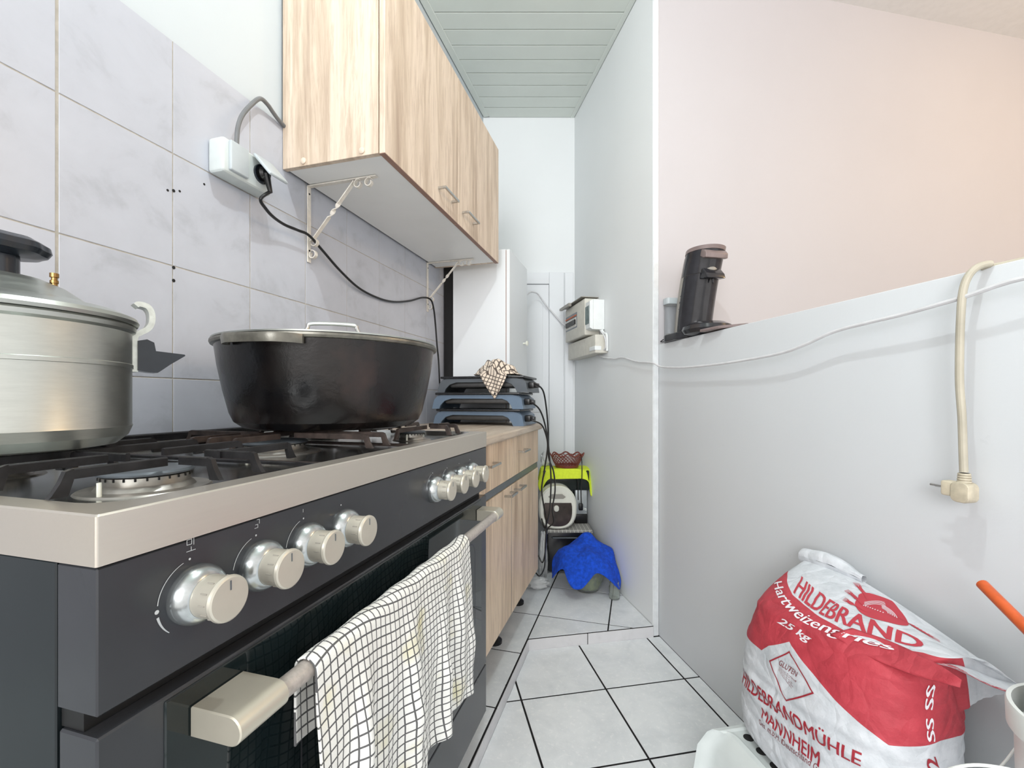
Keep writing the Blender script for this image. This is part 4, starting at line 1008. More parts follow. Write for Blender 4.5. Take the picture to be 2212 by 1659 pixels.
MB().prism(egg(cxf, czf, 0.105, 0.121), 'y', yo+0.012, yo+0.17, 0.004).build('body', M['fryer'], parent=fr_)
MB().prism(egg(cxf, czf+0.0, 0.107, 0.123), 'y', yo+0.025, yo+0.04).build('heat_stained_band', M['fryer_burn'], parent=fr_)
m = MB(); i_ = egg(cxf, czf-0.012, 0.082, 0.096); n = len(o_); g0 = egg(cxf, czf, 0.100, 0.116)
vs = [(x, yo+0.014, z) for x, z in o_]+[(x, yo+0.001, z) for x, z in g0]+[(x, yo+0.002, z) for x, z in i_]+[(x, yo+0.014, z) for x, z in i_]
m.add(vs, [(k*n+i, k*n+(i+1) % n, (k+1)*n+(i+1) % n, (k+1)*n+i) for k in range(3) for i in range(n)]); m.build('front_ring', M['fryer'], parent=fr_)
wp = clip(egg(cxf, czf-0.012, 0.083, 0.097), lambda p: czf+0.028-p[1])
MB().prism(wp, 'y', yo+0.006, yo+0.0125).build('window', M['fryer_win'], parent=fr_)
up = clip(egg(cxf, czf-0.012, 0.083, 0.097), lambda p: p[1]-czf-0.028)
MB().prism(up, 'y', yo+0.003, yo+0.0122).build('lid_front', M['fryer'], parent=fr_)
MB().prism([(cxf-0.045, czf+0.052), (cxf+0.030, czf+0.052), (cxf+0.045, czf+0.062), (cxf+0.025, czf+0.078), (cxf-0.035, czf+0.078), (cxf-0.055, czf+0.064)], 'y', yo-0.0005, yo+0.004, 0.001).build('handle_recess', M['coffee_grey'], parent=fr_)
MB().lathe([(0.015, 0), (0.013, 0.006), (0, 0.008)], (cxf-0.008, yo+0.0065, czf-0.005), 20, 'y', wav=lambda a, i: 1+0.25*abs(math.sin(a))).build('latch', M['fryer'], parent=fr_)
cf = thing('coffee_maker', (0.34, 2.70, ZO), 'W', 'silver and black coffee maker under the yellow cloth behind the deep fryer', 'coffee maker')
OB(0.378, 0.452, 2.665, 2.79, ZO, ZO+0.055, 0.003).build('base', M['black'], parent=cf)
OB(0.380, 0.450, 2.668, 2.79, ZO+0.055, ZO+0.20, 0.003).build('column', M['silver'], parent=cf)
OB(0.375-0.19, 0.378, 2.72, 2.79, ZO, ZO+0.20, 0.003).build('rear_column', M['bk_green'], parent=cf)
OB(0.186, 0.462, 2.655, 2.79, ZO+0.200, ZO+0.318, 0.006).build('upper_body', M['bk_green'], parent=cf)
OB(0.225, 0.39, 2.652, 2.655, ZO+0.284, ZO+0.312).build('pink_panel', M['pinkbox'], parent=cf)
ZC = ZO+0.319
def drape(c, zt, rx, ry, Lf, n=2.2, wave=0.01, nu=96, nv=34, rot=0.0, flare=0.25, hump=0.0):
    """cloth laid over something: flat top of superellipse radii rx, ry at zt, then falling; Lf(angle) gives the length of the fall"""
    def fn(u, v):
        a = 2*PI*u; c_, s_ = math.cos(a), math.sin(a); e = 2/n
        ex, ey = math.copysign(abs(c_)**e, c_)*rx, math.copysign(abs(s_)**e, s_)*ry
        if v < 0.4:
            f = v/0.4; z = zt+hump*(1-f*f)+0.004*math.sin(a*3)*f; q = f
            return (c[0]+ex*q, c[1]+ey*q, z)
        f = (v-0.4)/0.6; L = Lf(a); d = L*f; w_ = wave*math.sin(a*7+1.3)*f+wave*0.6*math.sin(a*13)*f
        o = 1+(d*flare+w_+0.006*math.sin(min(1, f*5)*PI/2))/((ex*ex+ey*ey)**0.5)
        return (c[0]+ex*o, c[1]+ey*o, zt-d*0.97+0.004*math.sin(a*3)*(1-f))
    return MB().grid(fn, nu, nv, closeu=True)
def ylf(a):
    front = math.sin(a) < -0.2; d = math.degrees(a) % 360
    base = 0.055
    base += 0.080*math.exp(-((d-215)/13)**2)+0.115*math.exp(-((d-332)/16)**2)+0.03*math.exp(-((d-180)/20)**2)
    return base
tag(drape((0.322, 2.722), ZC+0.008, 0.142, 0.080, ylf, 3.0, 0.008, flare=0.16, hump=0.003).build('yellow_cloth', M['yellow'], origin=(0.32, 2.72, ZC), thick=0.002), 'fluorescent yellow cloth draped over the coffee maker', 'cloth')
# basket
bs = thing('fruit_basket', (0.335, 2.715, ZC+0.012), 'W', 'red-brown openwork plastic basket on the yellow cloth', 'basket')
bz = ZC+0.0125
MB().lathe([(0.062, 0), (0.070, 0.002), (0.073, 0.016), (0.070, 0.016), (0.066, 0.004), (0, 0.003)], (0.335, 2.715, bz), 40).build('base', M['basket'], parent=bs)
m = MB(); N = 26
def bw_(a, h): 
    r = 0.071+0.034*(h/0.075)**0.8; return (0.335+r*math.cos(a), 2.715+r*math.sin(a)*0.62, bz+0.014+h)
for k in range(N):
    for sg in (-1, 1):
        m.tube([bw_(2*PI*k/N+sg*f*0.75, f*0.060) for f in (0, 0.33, 0.66, 1)], 0.0018, 5, smooth=False)
m.build('lattice', M['basket'], parent=bs)
m = MB()
def rimf(a, dz=0): h = 0.062+0.009*math.cos(a*8); p = bw_(a, h); return (p[0], p[1], p[2]+dz)
m.tube([rimf(2*PI*k/64) for k in range(65)], 0.0042, 8, smooth=False, cap=False); m.build('scalloped_rim', M['basket'], parent=bs)
# lead with plug hanging over the coffee maker
hc = thing('hanging_plug_lead', (0.41, 2.64, ZC), 'W', 'black lead with a plug hanging over the yellow cloth in front of the coffee maker', 'cable')
m = MB(); m.tube([Wp(*p) for p in ((1256, 988, 2.70), (1257, 1000, 2.63), (1257, 1030, 2.635), (1255, 1060, 2.64), (1256, 1088, 2.64))], 0.003, 6)
m.tube([Wp(*p) for p in ((1245, 1018, 2.645), (1248, 1045, 2.64), (1249, 1080, 2.64))], 0.003, 6); m.build('cord', M['black'], parent=hc)
p = Vector(Wp(1254, 1094, 2.635)); m = MB(); m.box(p.x-0.011, p.x+0.014, p.y-0.012, p.y+0.012, p.z-0.022, p.z+0.018, 0.005); m.build('plug', M['black'], parent=hc)
m = MB()
for dz in (0.0, -0.008): m.tube([(p.x+0.012, p.y-0.004, p.z-0.008+dz), (p.x+0.034, p.y-0.012, p.z-0.012+dz)], 0.002, 6, smooth=False)
m.build('pins', M['chrome'], parent=hc)
# blue towel over a glass bowl and a jar
BC = (0.385, 2.315)
bw2 = thing('glass_bowl', (BC[0]+0.01, BC[1]-0.02, PZ), 'W', 'clear glass bowl of greens on the floor under the blue towel', 'bowl')
gx, gy = BC[0]+0.005, BC[1]+0.0
MB().lathe([(0.045, 0.0003), (0.060, 0.004), (0.072, 0.020), (0.088, 0.06), (0.098, 0.12), (0.100, 0.165), (0.097, 0.165), (0.094, 0.12), (0.084, 0.06), (0.066, 0.02), (0.04, 0.008), (0, 0.008)], (gx, gy, PZ), 48).build('bowl', M['glass'], parent=bw2)
MB().lathe([(0.035, 0.009), (0.060, 0.019), (0.079, 0.055), (0.088, 0.09), (0.06, 0.105), (0, 0.11)], (gx, gy, PZ), 32, wav=lambda a, i: 1-0.03*abs(math.sin(5*a))).build('greens', M['greens'], parent=bw2)
MB().lathe([(0.050, 0.0001), (0.053, 0.0015), (0.050, 0.003), (0, 0.003)], (gx, gy, PZ), 32).build('base_ring', M['black'], parent=bw2)
jr = tag(MB().lathe([(0.020, 0.0003), (0.026, 0.004), (0.026, 0.06), (0.022, 0.07), (0.022, 0.085), (0.020, 0.085), (0.023, 0.05), (0.021, 0.008), (0, 0.006)], (0.508, 2.205, PZ), 28).build('glass_jar', M['glass'], origin=(0.508, 2.205, PZ)), 'small clear glass jar on the floor by the wall under the blue towel', 'jar')
def blf(a):
    d = math.degrees(a) % 360
    def g(c, w, h): 
        x = min(abs(d-c), 360-abs(d-c)); return h*math.exp(-(x/w)**2)
    return 0.04+g(250, 22, 0.11)+g(192, 19, 0.105)+g(318, 24, 0.125)+g(60, 30, 0.03)
def bfn():
    c = (0.385, 2.325); rx, ry = 0.122, 0.118; zt = PZ+0.222
    def fn(u, v):
        a = 2*PI*u; c_, s_ = math.cos(a), math.sin(a)
        if v < 0.45:
            f = v/0.45; x = c[0]+rx*c_*f; y = c[1]+ry*s_*f
            bump = 0.055*math.exp(-((x-0.41)/0.055)**2-((y-2.39)/0.06)**2)
            return (x, y, zt+bump-0.022*f**3+0.006*hnoise(x*30, y*30)+0.010*f*math.sin(a*4+1.1))
        f = (v-0.45)/0.55; L = blf(a); d = L*f
        wv = 0.012*math.sin(a*5+0.8)*f+0.006*math.sin(a*11)*f
        o = 1+(d*0.42+wv+0.010*min(1, f*4))/0.112
        x = c[0]+rx*c_*o; y = c[1]+ry*s_*o
        x = min(x, 0.983-0.1917*y-0.006)
        bump = 0.055*math.exp(-((c[0]+rx*c_-0.41)/0.055)**2-((c[1]+ry*s_-2.39)/0.06)**2)
        return (x, y, zt-0.022+bump*(1-f)-d*0.90+0.010*(1-f)*math.sin(a*4+1.1)+0.005*hnoise(x*26, y*26+d*20))
    return MB().grid(fn, 120, 60, closeu=True)
tag(bfn().build('blue_towel', M['blue'], origin=(0.38, 2.31, PZ+0.18), thick=0.004), 'royal blue terry towel draped over the glass bowl on the floor', 'towel')
def blob(c, r, seed, amp=0.35, n=26):
    m = MB()
    def fn(u, v):
        a = 2*PI*u; b = PI*(v-0.5); d = Vector((math.cos(a)*math.cos(b), math.sin(a)*math.cos(b), math.sin(b)))
        q = 1+amp*noise.noise(d*1.8+Vector((seed, seed*2, 0)))+amp*0.4*noise.noise(d*6+Vector((seed, 0, 0)))
        p = Vector((d.x*r[0], d.y*r[1], d.z*r[2]))*q; return (c[0]+p.x, c[1]+p.y, max(c[2]+p.z, c[2]-r[2]+0.0008))
    return m.grid(fn, n, n//2+4, closeu=True)
tag(blob((0.172, 2.46, PZ+0.13), (0.024, 0.05, 0.13), 3.3).build('upright_plastic_bag', M['film'], origin=(0.17, 2.46, PZ)), 'crumpled white plastic bag standing between the base cabinet and the oven', 'bag')
tag(blob((0.135, 2.33, PZ+0.026), (0.060, 0.045, 0.026), 7.1).build('clear_plastic_bag', M['film'], origin=(0.135, 2.33, PZ)), 'clear plastic bag lying on the floor tiles by the base cabinet', 'bag')
tag(blob((0.205, 2.745, ZC+0.058), (0.028, 0.03, 0.045), 5.7, 0.3).build('small_plastic_bag', M['film'], origin=(0.205, 2.745, ZC)), 'small clear plastic bag on the yellow cloth beside the basket', 'bag')
# ================================================================ stool
sl = thing('step_stool', (0.75, -0.84, 0), 'R', 'white plastic step stool with round holes under the paper sack', 'stool')
ST = 0.25
def sq(t0, t1, y0, y1, z, r=0.03): return [(x, y, z) for x, y in rrect(t0, t1, y0, y1, r, 6)]
lv = [sq(0.515, 0.995, -0.655, -0.975, 0.0), sq(0.535, 0.975, -0.675, -0.965, 0.2), sq(0.542, 0.962, -0.692, -0.960, 0.238), sq(0.550, 0.954, -0.701, -0.952, 0.2485), sq(0.560, 0.944, -0.712, -0.940, 0.2500), sq(0.566, 0.938, -0.719, -0.934, 0.2470)]
lv = [[(x, y, z) for x, y, z in rrr] for rrr in lv]
m = MB(); n = len(lv[0])
vs = [p for l in lv for p in l]; m.add(vs, [(k*n+i, k*n+(i+1) % n, (k+1)*n+(i+1) % n, (k+1)*n+i) for k in range(len(lv)-1) for i in range(n)]+[[(len(lv)-1)*n+i for i in range(n)]])
m.build('shell', M['stool'], parent=sl)
for row, e in enumerate((0.738,)):
    for k in range(8):
        t = 0.915-0.041*k
        m = MB(); m.lathe([(0.0115, 0.0), (0.0115, 0.0006), (0, 0.0006)], (t, -e, 0.2470), 20); m.build('hole', M['dark_gap'], parent=sl)
# ================================================================ buckets
bk = thing('white_bucket', (0.75, 0.55, 0), 'W', 'tall white plastic bucket at the right edge beside the paper sack', 'bucket')
bx, by = 0.7355, 0.540
MB().lathe([(0.070, 0), (0.074, 0.003), (0.083, 0.60), (0.091, 0.604), (0.092, 0.632), (0.0905, 0.636), (0.086, 0.636), (0.084, 0.60), (0.071, 0.006), (0, 0.006)], (bx, by, 0), 56).build('body', M['bucket'], parent=bk)
ux_ = MB(); ux_.lathe([(0.066, 0.50), (0.072, 0.66), (0.0735, 0.664), (0.0735, 0.672), (0.072, 0.675), (0.0735, 0.68), (0.0735, 0.688), (0.0715, 0.690), (0.069, 0.69), (0.066, 0.62), (0.060, 0.52), (0, 0.52)], (bx+0.006, by, 0), 56)
tag(ux_.build('white_tub', M['bucket'], origin=(bx, by, 0.5)), 'white tub with a ribbed rim standing inside the tall bucket', 'tub')
tag(MB().lathe([(0.055, 0.525), (0.063, 0.60), (0.066, 0.655), (0.05, 0.668), (0, 0.672)], (bx+0.006, by, 0), 32).build('dark_red_cloth', M['maroon'], origin=(bx, by, 0.6)), 'dark red contents visible inside the ribbed white tub', 'cloth')
tag(MB().lathe([(0, 0.655), (0.050, 0.672), (0.060, 0.69), (0.055, 0.712), (0.03, 0.728), (0, 0.732)], (bx+0.013, by-0.01, 0), 40).build('purple_lid', M['purple'], origin=(bx, by, 0.69)), 'round purple plastic piece lying in the white tub', 'lid')
hp = [(bx, by-0.0915, 0.60), (0.64, 0.450, 0.628), (0.56, 0.455, 0.645), (0.515, 0.463, 0.653), (0.490, 0.478, 0.644), (0.478, 0.50, 0.615), (0.505, 0.555, 0.545), (0.60, 0.62, 0.49), (0.69, 0.638, 0.50), (bx, by+0.0915, 0.57)]
MB().tube(hp, 0.0016, 8).build('bail', M['bucket'], parent=bk)
A = Wp(2126, 1246, 0.74); B = (bx+0.045, by+0.005, 0.6737)
m = MB(); A = Vector(Wp(2122, 1262, 0.74)); d = Vector(Wp(2300, 1440, 0.60))-A
B = A+d*1.05
m.tube([A, B], 0.0085, 16, smooth=False)
tag(m.build('orange_handle', M['orange'], origin=A), 'orange plastic handle slanting up out of the white tub at the right edge', 'handle')
# ================================================================ paper sack
LV = [  # b, zL, zR, tc, A, E centre, B, exponent
 (0.00, 0.2512, 0.2512, 0.792, 0.168, 0.845, 0.092, 3.2),
 (0.04, 0.262, 0.262, 0.790, 0.186, 0.838, 0.112, 3.2),
 (0.22, 0.330, 0.330, 0.788, 0.194, 0.838, 0.122, 3.0),
 (0.42, 0.420, 0.425, 0.786, 0.195, 0.842, 0.122, 2.9),
 (0.58, 0.495, 0.520, 0.785, 0.191, 0.850, 0.118, 2.8),
 (0.66, 0.535, 0.575, 0.785, 0.188, 0.860, 0.110, 2.7),
 (0.72, 0.572, 0.598, 0.784, 0.188, 0.876, 0.094, 2.5),
 (0.84, 0.612, 0.600, 0.778, 0.192, 0.918, 0.056, 2.3),
 (0.94, 0.636, 0.574, 0.768, 0.198, 0.952, 0.026, 2.2),
 (1.00, 0.644, 0.556, 0.762, 0.201, 0.972, 0.008, 2.0)]
TH = [(0.0, 0.0)]
_p = (0.19, 0.0); _l = 0.0
for _k in range(1, 401):                # equal steps along the outline of the sack
    _t = PI*_k/400; _c, _s = math.cos(_t), math.sin(_t)
    _q = (0.19*math.copysign(abs(_c)**(2/2.9), _c), 0.115*abs(_s)**(2/2.9))
    _l += math.hypot(_q[0]-_p[0], _q[1]-_p[1]); _p = _q; TH.append((_l, _t))
def theta(a):
    a = a % 2.0
    if a > 1: return 2*PI-theta(2-a)
    x = a*TH[-1][0]; lo, hi = 0, 400
    while hi-lo > 1:
        mid = (lo+hi)//2
        if TH[mid][0] <= x: lo = mid
        else: hi = mid
    f = (x-TH[lo][0])/max(1e-9, TH[hi][0]-TH[lo][0]); return TH[lo][1]+f*(TH[hi][1]-TH[lo][1])
def lvl(b):
    b = max(0.0, min(1.0, b)); k = 0
    while k < len(LV)-2 and b > LV[k+1][0]: k += 1
    P = [LV[max(k-1, 0)], LV[k], LV[k+1], LV[min(k+2, len(LV)-1)]]
    t = (b-P[1][0])/(P[2][0]-P[1][0]); out = []
    for j in range(1, 8):
        m1 = (P[2][j]-P[0][j])/max(1e-6, P[2][0]-P[0][0])*(P[2][0]-P[1][0]); m2 = (P[3][j]-P[1][j])/max(1e-6, P[3][0]-P[1][0])*(P[2][0]-P[1][0])
        t2, t3 = t*t, t*t*t
        out.append((2*t3-3*t2+1)*P[1][j]+(t3-2*t2+t)*m1+(-2*t3+3*t2)*P[2][j]+(t3-t2)*m2)
    return out
def bag(a, b, off=0.0):
    zL, zR, tc, A_, Ec, B_, n_ = lvl(b)
    th = theta(a); c_, s_ = math.cos(th), math.sin(th); e = 2/n_
    dt = A_*math.copysign(abs(c_)**e, c_); de = B_*math.copysign(abs(s_)**e, s_)
    f = (1-dt/A_)/2; z = zL+(zR-zL)*f+0.014*max(0, min(1, (b-0.7)/0.25))*math.sin(PI*max(0, min(1, f)))
    if s_ < 0 and b > 0.5:
        zt_ = LV[-1][1]+(LV[-1][2]-LV[-1][1])*f; q = lvl(0.5); zl = q[0]+(q[1]-q[0])*f; k = min(1, -s_*5)
        z += k*(zl+(zt_-zl)*(b-0.5)/0.5-0.006*(1-b)-z)
    wr = 0.0
    if 0.04 < b < 0.97:
        wr = 0.0035*noise.noise(Vector((a*4.0, b*14, 2.0)))*min(1, b*8)+0.0022*noise.noise(Vector((a*11, b*40, 7.0)))
        wr += 0.0035*math.exp(-((b-0.655-0.03*math.sin(a*4))/0.012)**2)*(1 if s_ > 0 else 0)
        wr += 0.0022*math.sin(b*95+a*5+2*math.sin(a*6))*math.exp(-((b-0.33-0.1*a)/0.10)**2)*max(0, math.sin(a*PI))
    L = math.hypot(c_, s_)+1e-9
    dt += (wr+off)*c_; de += (wr+off)*s_
    return (tc+dt, -(Ec-de), z+(off*0.9 if b > 0.7 else 0))
PRINTS = [
 ('HILDEBRAND', [(0.2993, 0.7696), (0.826, 0.777), (0.78, 0.842), (0.22, 0.845)], M['print_red'], dict(name='brand_lettering', bold=0.03, curve=-0.03)),
 ('Hartweizengriess', [(0.15, 0.742), (0.85, 0.722), (0.82, 0.752), (0.17, 0.785)], M['print_wh'], dict(bold=0.02, shear=0.25, curve=-0.045)),
 ('25 kg', [(0.37, 0.655), (0.56, 0.645), (0.565, 0.674), (0.38, 0.683)], M['print_wh'], dict(bold=0.03, shear=0.2)),
 ('HILDEBRANDM\u00dcHLE', [(0.235, 0.308), (0.7736, 0.3749), (0.7757, 0.4296), (0.222, 0.392)], M['print_dred'], dict(name='brand_lettering', bold=0.02)),
 ('MANNHEIM', [(0.3917, 0.2556), (0.6507, 0.2705), (0.6504, 0.329), (0.3898, 0.3048)], M['print_dred'], dict(bold=0.02)),
 ('Ges. m.b.H. Deutschland G', [(0.3702, 0.2032), (0.6441, 0.2486), (0.6485, 0.2779), (0.3747, 0.2354)], M['print_dk'], dict(name='small_print')),
 ('GLUTEN', [(0.4434, 0.531), (0.5335, 0.5294), (0.5393, 0.5486), (0.4508, 0.553)], M['print_dk'], dict(bold=0.01)),
 ('Dieser Rohstoff', [(0.4485, 0.5221), (0.5417, 0.5129), (0.5423, 0.5197), (0.4488, 0.5242)], M['print_dk'], dict(name='small_print')),
 ('enthält', [(0.448, 0.5189), (0.5056, 0.5087), (0.5061, 0.5137), (0.4483, 0.521)], M['print_dk'], dict(name='small_print')),
 ('Gluten und ist', [(0.4475, 0.5156), (0.5216, 0.4967), (0.522, 0.5026), (0.4478, 0.5177)], M['print_dk'], dict(name='small_print')),
 ('Rohware. Bitte', [(0.447, 0.5124), (0.5255, 0.4862), (0.5259, 0.4923), (0.4473, 0.5145)], M['print_dk'], dict(name='small_print')),
 ('durcherhitzen', [(0.4465, 0.5091), (0.5201, 0.4787), (0.5206, 0.4846), (0.4468, 0.5113)], M['print_dk'], dict(name='small_print')),
 ('SS SS', [(0.9656, 0.5024), (0.9455, 0.6394), (0.9193, 0.6401), (0.9397, 0.5036)], M['print_wh'], dict(name='side_lettering', bold=0.03)),
 ('2', [(0.985, 0.425), (0.970, 0.456), (0.936, 0.456), (0.945, 0.425)], M['print_dred'], dict(name='side_lettering', bold=0.03)),
]
LOWC = [(0.0, 0.525), (0.3416, 0.535), (0.38, 0.5744), (0.4721, 0.6272), (0.841, 0.4745), (0.9957, 0.5003), (1.0, 0.5003)]
HIGHC = [(0.0, 0.82), (0.1201, 0.822), (0.3063, 0.7611), (0.4761, 0.7374), (0.6915, 0.7241), (0.79, 0.7326), (0.8441, 0.7593), (0.8913, 0.7532), (1.0, 0.7532)]
GBOX = [(0.3939, 0.5196), (0.4875, 0.6018), (0.6194, 0.5189), (0.5011, 0.4178)]
EMB = [(0.5616, 0.9064), (0.0561, 0.0413), (-0.1153, 0.0622)]
sk = thing('semolina_sack', (0.77, -0.868, 0.25), 'R', 'red and white 25 kg paper semolina sack standing on the white stool', 'sack')
# printed paper: red field between two curves of the sheet
t = NT('printed_sack_paper'); tc = t.new('TexCoord'); sx = t.new('SeparateXYZ'); t.l.new(tc.outputs['UV'], sx.inputs[0])
def fcurve(pts):
    n = t.new('FloatCurve'); c = n.mapping.curves[0]
    while len(c.points) < len(pts): c.points.new(0.5, 0.5)
    for i, (x, y) in enumerate(pts): c.points[i].location = (x, y); c.points[i].handle_type = 'VECTOR'
    n.mapping.update(); t.l.new(t.math('MINIMUM', sx.outputs[0], 0.985), n.inputs['Value']); return n.outputs[0]
low = fcurve(LOWC); high = fcurve(HIGHC)
red = t.math('MULTIPLY', t.math('GREATER_THAN', sx.outputs[1], low), t.math('LESS_THAN', sx.outputs[1], high))
v = t.coord('Object'); n = t.noise(v, 24, 6, 0.65); 
paper = t.ramp(n, [(0.3, lin(190, 195, 200)), (0.6, lin(212, 215, 220))])
redc = t.ramp(n, [(0.3, lin(170, 50, 62)), (0.65, lin(192, 64, 76))])
vo = t.new('TexVoronoi', feature='DISTANCE_TO_EDGE'); vd = t.new('VectorMath', operation='ADD'); t.l.new(v, vd.inputs[0])
nn_ = t.new('TexNoise'); t.l.new(v, nn_.inputs['Vector']); nn_.inputs['Scale'].default_value = 9
sc_ = t.new('VectorMath', operation='SCALE'); t.l.new(nn_.outputs['Color'], sc_.inputs[0]); sc_.inputs['Scale'].default_value = 0.08
t.l.new(sc_.outputs[0], vd.inputs[1]); t.l.new(vd.outputs[0], vo.inputs['Vector']); vo.inputs['Scale'].default_value = 22
h = t.math('ADD', t.math('MULTIPLY', t.math('MINIMUM', vo.outputs['Distance'], 0.25), 1.6), n)
t.bump(h, 0.85, 0.004)
M['sack'] = t.set(t.mix(red, paper, redc), 0.62)
m = MB(); NU, NV = 150, 110
m.grid(lambda u, v: bag(2*u, v), NU, NV, lambda u, v: (2*u/2.0*1.0, v), closeu=True)
m.uv = [(min(2*(i % NU)/NU, 1.4), (i//NU)/NV) for i in range(len(m.v))]
m.f.append(list(range(NU))[::-1]); m.mi.append(0)
m.build('paper_body', M['sack'], parent=sk, recalc=True)
# seam flap that sticks out to the right along the wall, and the rolled top at the left end
def flap(u, v):
    p0 = Vector(bag(0.93, 0.70)); p1 = Vector((0.475, -0.985, 0.520)); q0 = Vector(bag(0.86, 0.985)); q1 = Vector((0.470, -0.990, 0.528))
    a = p0.lerp(p1, u); b = q0.lerp(q1, u); p = a.lerp(b, v); p.z += 0.012*math.sin(u*PI)*(1-v)+0.003*math.sin(u*14+v*5); return p
m = MB().grid(flap, 24, 12, lambda u, v: (0.999, 0.999)); m.build('side_flap', M['sack'], parent=sk, thick=0.002)
def tip(u, v):
    p0 = Vector(bag(0.62, 0.70, 0.004)); p1 = Vector(bag(0.80, 0.665, 0.004)); e = Vector(Rp(2078, 1478, 0.80))
    top = Vector(bag(0.66, 0.745, 0.003)).lerp(Vector(bag(0.86, 0.755, 0.003)), u); bot = p0.lerp(p1, min(1, u*1.2))
    p = bot.lerp(top, v); f = max(0, u-0.35)/0.65; return p.lerp(e+Vector((0, 0, 0.012*(v-0.5))), f*f*0.98)
m = MB().grid(tip, 20, 8, lambda u, v: (0.5, 0.68)); m.build('folded_corner', M['sack'], parent=sk, thick=0.002)
def roll(u, v):
    a = 2*PI*v; c = Vector(bag(0.04, 0.93)).lerp(Vector(bag(0.33, 0.995)), u); r = 0.027*(1-0.45*u)*(0.6+0.4*math.sin(u*PI))
    c.z += 0.004+0.010*math.sin(u*PI*0.9); c.y = max(c.y, -0.978)
    return (c.x+0.012*(1-u), c.y+r*0.8*math.cos(a), c.z+r*math.sin(a)+0.003*noise.noise(Vector((u*6, v*5, 0))))
m = MB().grid(roll, 20, 14, lambda u, v: (0.999, 0.999)); m.build('rolled_top', M['sack'], parent=sk, recalc=True)
def check_uv(u, v): return (u*0.2, v*0.05)
chk = check_mat('red_check_seam', (222, 210, 214), (176, 44, 60), 0.012, 0.012, 0.5)
m = MB().grid(lambda u, v: Vector(flap(u, -0.03+0.16*v))+Vector((0, 0.002, 0.0015)), 24, 2, lambda u, v: (u*0.17, v*0.03)); m.build('checked_seam', chk, parent=sk, thick=0.0006)
# lettering follows the sheet: each line is a quadrilateral of sheet coordinates (bottom-left, bottom-right, top-right, top-left)
def put(body, quad, mat, name='lettering', bold=0.0, shear=0.0, off=0.0009, curve=0.0):
    vs, fs, (x0, x1, y0, y1) = text_pts(body, 1.0, 0.0, shear)
    out = []; nb = len(vs); reps = [0.0] if bold == 0 else [-bold, -bold*0.33, bold*0.33, bold]
    fs = [[i+k*nb for i in f] for k in range(len(reps)) for f in fs]
    for p in [Vector((v.x+d, v.y, k*0.00006)) for k, d in enumerate(reps) for v in vs]:
        u = (p.x-x0)/(x1-x0); w = (p.y-y0)/(y1-y0); q = [Vector(k) for k in quad]
        a = q[0].lerp(q[1], u).lerp(q[3].lerp(q[2], u), w); a.y += curve*math.sin(PI*u)
        out.append(bag(a.x, a.y, off+p.z))
    return MB().add(out, fs).build(name, mat, parent=sk, recalc=False)
def poly_on(pts, mat, name, off=0.0009, sub=3):
    bm = bmesh.new(); vv = [bm.verts.new((p[0], p[1], 0)) for p in pts]; bm.faces.new(vv); bmesh.ops.triangulate(bm, faces=bm.faces)
    for _ in range(sub): bmesh.ops.subdivide_edges(bm, edges=bm.edges[:], cuts=1, use_grid_fill=True)
    bm.verts.index_update(); r = MB().add([bag(v.co.x, v.co.y, off) for v in bm.verts], [[v.index for v in f.verts] for f in bm.faces]); bm.free()
    return r
for args in PRINTS: put(*args[:3], **(args[3] if len(args) > 3 else {}))
# gluten box frame
m = MB(); q = [Vector(p) for p in GBOX]
for i in range(4):
    a, b = q[i], q[(i+1) % 4]; cc = sum(q, Vector((0, 0)))/4; n = 12
    vs = []
    for k in range(n+1):
        p = a.lerp(b, k/n); pi = p.lerp(cc, 0.07); vs += [bag(p.x, p.y, 0.001), bag(pi.x, pi.y, 0.001)]
    m.add(vs, [(2*k, 2*k+1, 2*k+3, 2*k+2) for k in range(n)])
m.build('warning_frame', M['print_dred'], parent=sk, recalc=False)
# emblem: rounded red field, pale swirls, ears of wheat
LO, LX, LY = [Vector(p) for p in EMB]
def em(x, y): p = LO+LX*x+LY*y; return (p.x, p.y)
def ell(r, n=44, e=2.8): return [(math.copysign(abs(math.cos(2*PI*i/n))**(2/e), math.cos(2*PI*i/n))*r, math.copysign(abs(math.sin(2*PI*i/n))**(2/e), math.sin(2*PI*i/n))*r) for i in range(n)]
m = MB(); n = 44; rings = []
vs = [bag(*em(0, 0), 0.0008)]
for k in range(1, 8):
    vs += [bag(*em(x, y), 0.0008) for x, y in ell(k/7)]
fs = [(0, 1+i, 1+(i+1) % n) for i in range(n)]+[(1+(k-1)*n+i, 1+k*n+i, 1+k*n+(i+1) % n, 1+(k-1)*n+(i+1) % n) for k in range(1, 7) for i in range(n)]
m.add(vs, fs).build('emblem_field', M['print_red'], parent=sk, recalc=False)
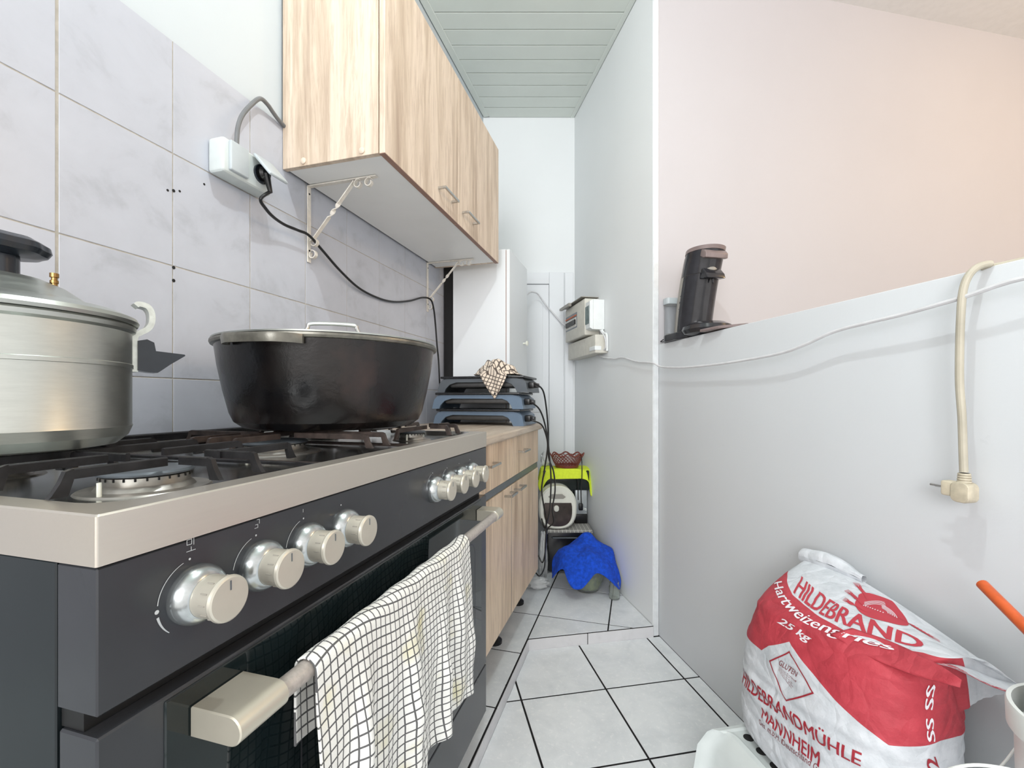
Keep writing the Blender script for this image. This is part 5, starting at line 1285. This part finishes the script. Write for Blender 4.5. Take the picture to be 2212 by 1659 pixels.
def stroke(m, pts, w, off):
    vs = []
    for i, p in enumerate(pts):
        a = Vector(pts[max(i-1, 0)]); b = Vector(pts[min(i+1, len(pts)-1)]); d = (b-a).normalized(); nn = Vector((-d.y, d.x))*w/2
        for sg in (-1, 1): q = Vector(p)+nn*sg; vs.append(bag(*em(q.x, q.y), off))
    m.add(vs, [(2*i, 2*i+1, 2*i+3, 2*i+2) for i in range(len(pts)-1)])
m = MB()
for k in range(5):
    r = 0.20+0.075*k; stroke(m, [(0.15+r*math.cos(a)*0.95, -0.30+r*math.sin(a)*0.85) for a in [(-0.5+1.9*j/14) for j in range(15)]], 0.032, 0.0013)
for k in range(5):
    stroke(m, [(-0.55+j*0.105, -0.10+0.50*math.sin((j+1)/11*PI*0.62)-0.07*k+0.0*j) for j in range(10)], 0.022, 0.0013)
for k in range(9): stroke(m, [(-0.62+0.09*k, -0.30-0.02*k), (-0.57+0.09*k, -0.24-0.02*k)], 0.035, 0.0013)
m.build('emblem_swirls', M['print_wh'], parent=sk, recalc=False)
m = MB()
for (ox, oy, an) in ((-1.0, -0.35, 2.5), (-0.95, 0.15, 2.2), (-0.60, 0.75, 1.9), (0.95, -0.55, -0.55)):
    m = MB()
    dx, dy = math.cos(an), math.sin(an)
    stroke(m, [(ox-dx*0.5, oy-dy*0.5), (ox+dx*0.15, oy+dy*0.15)], 0.06, 0.0013)
    for k in range(6):
        for sg in (-1, 1):
            bx_, by_ = ox+dx*0.09*k, oy+dy*0.09*k; a2 = an+sg*0.45
            stroke(m, [(bx_, by_), (bx_+math.cos(a2)*0.20, by_+math.sin(a2)*0.20)], 0.045, 0.0013)
    for k in range(6):
        bx_, by_ = ox+dx*0.5-dy*0.05*(k-2.5), oy+dy*0.5+dx*0.05*(k-2.5)
        stroke(m, [(bx_, by_), (bx_+dx*0.28, by_+dy*0.28)], 0.018, 0.0013)
    tag(m.build('emblem_wheat', M['print_red'], parent=sk, recalc=False), kind='stuff')
# ================================================================ tidy up
for o in bpy.data.objects:
    for k in ('_o', '_f', '_sub'):
        if k in o.keys(): del o[k]
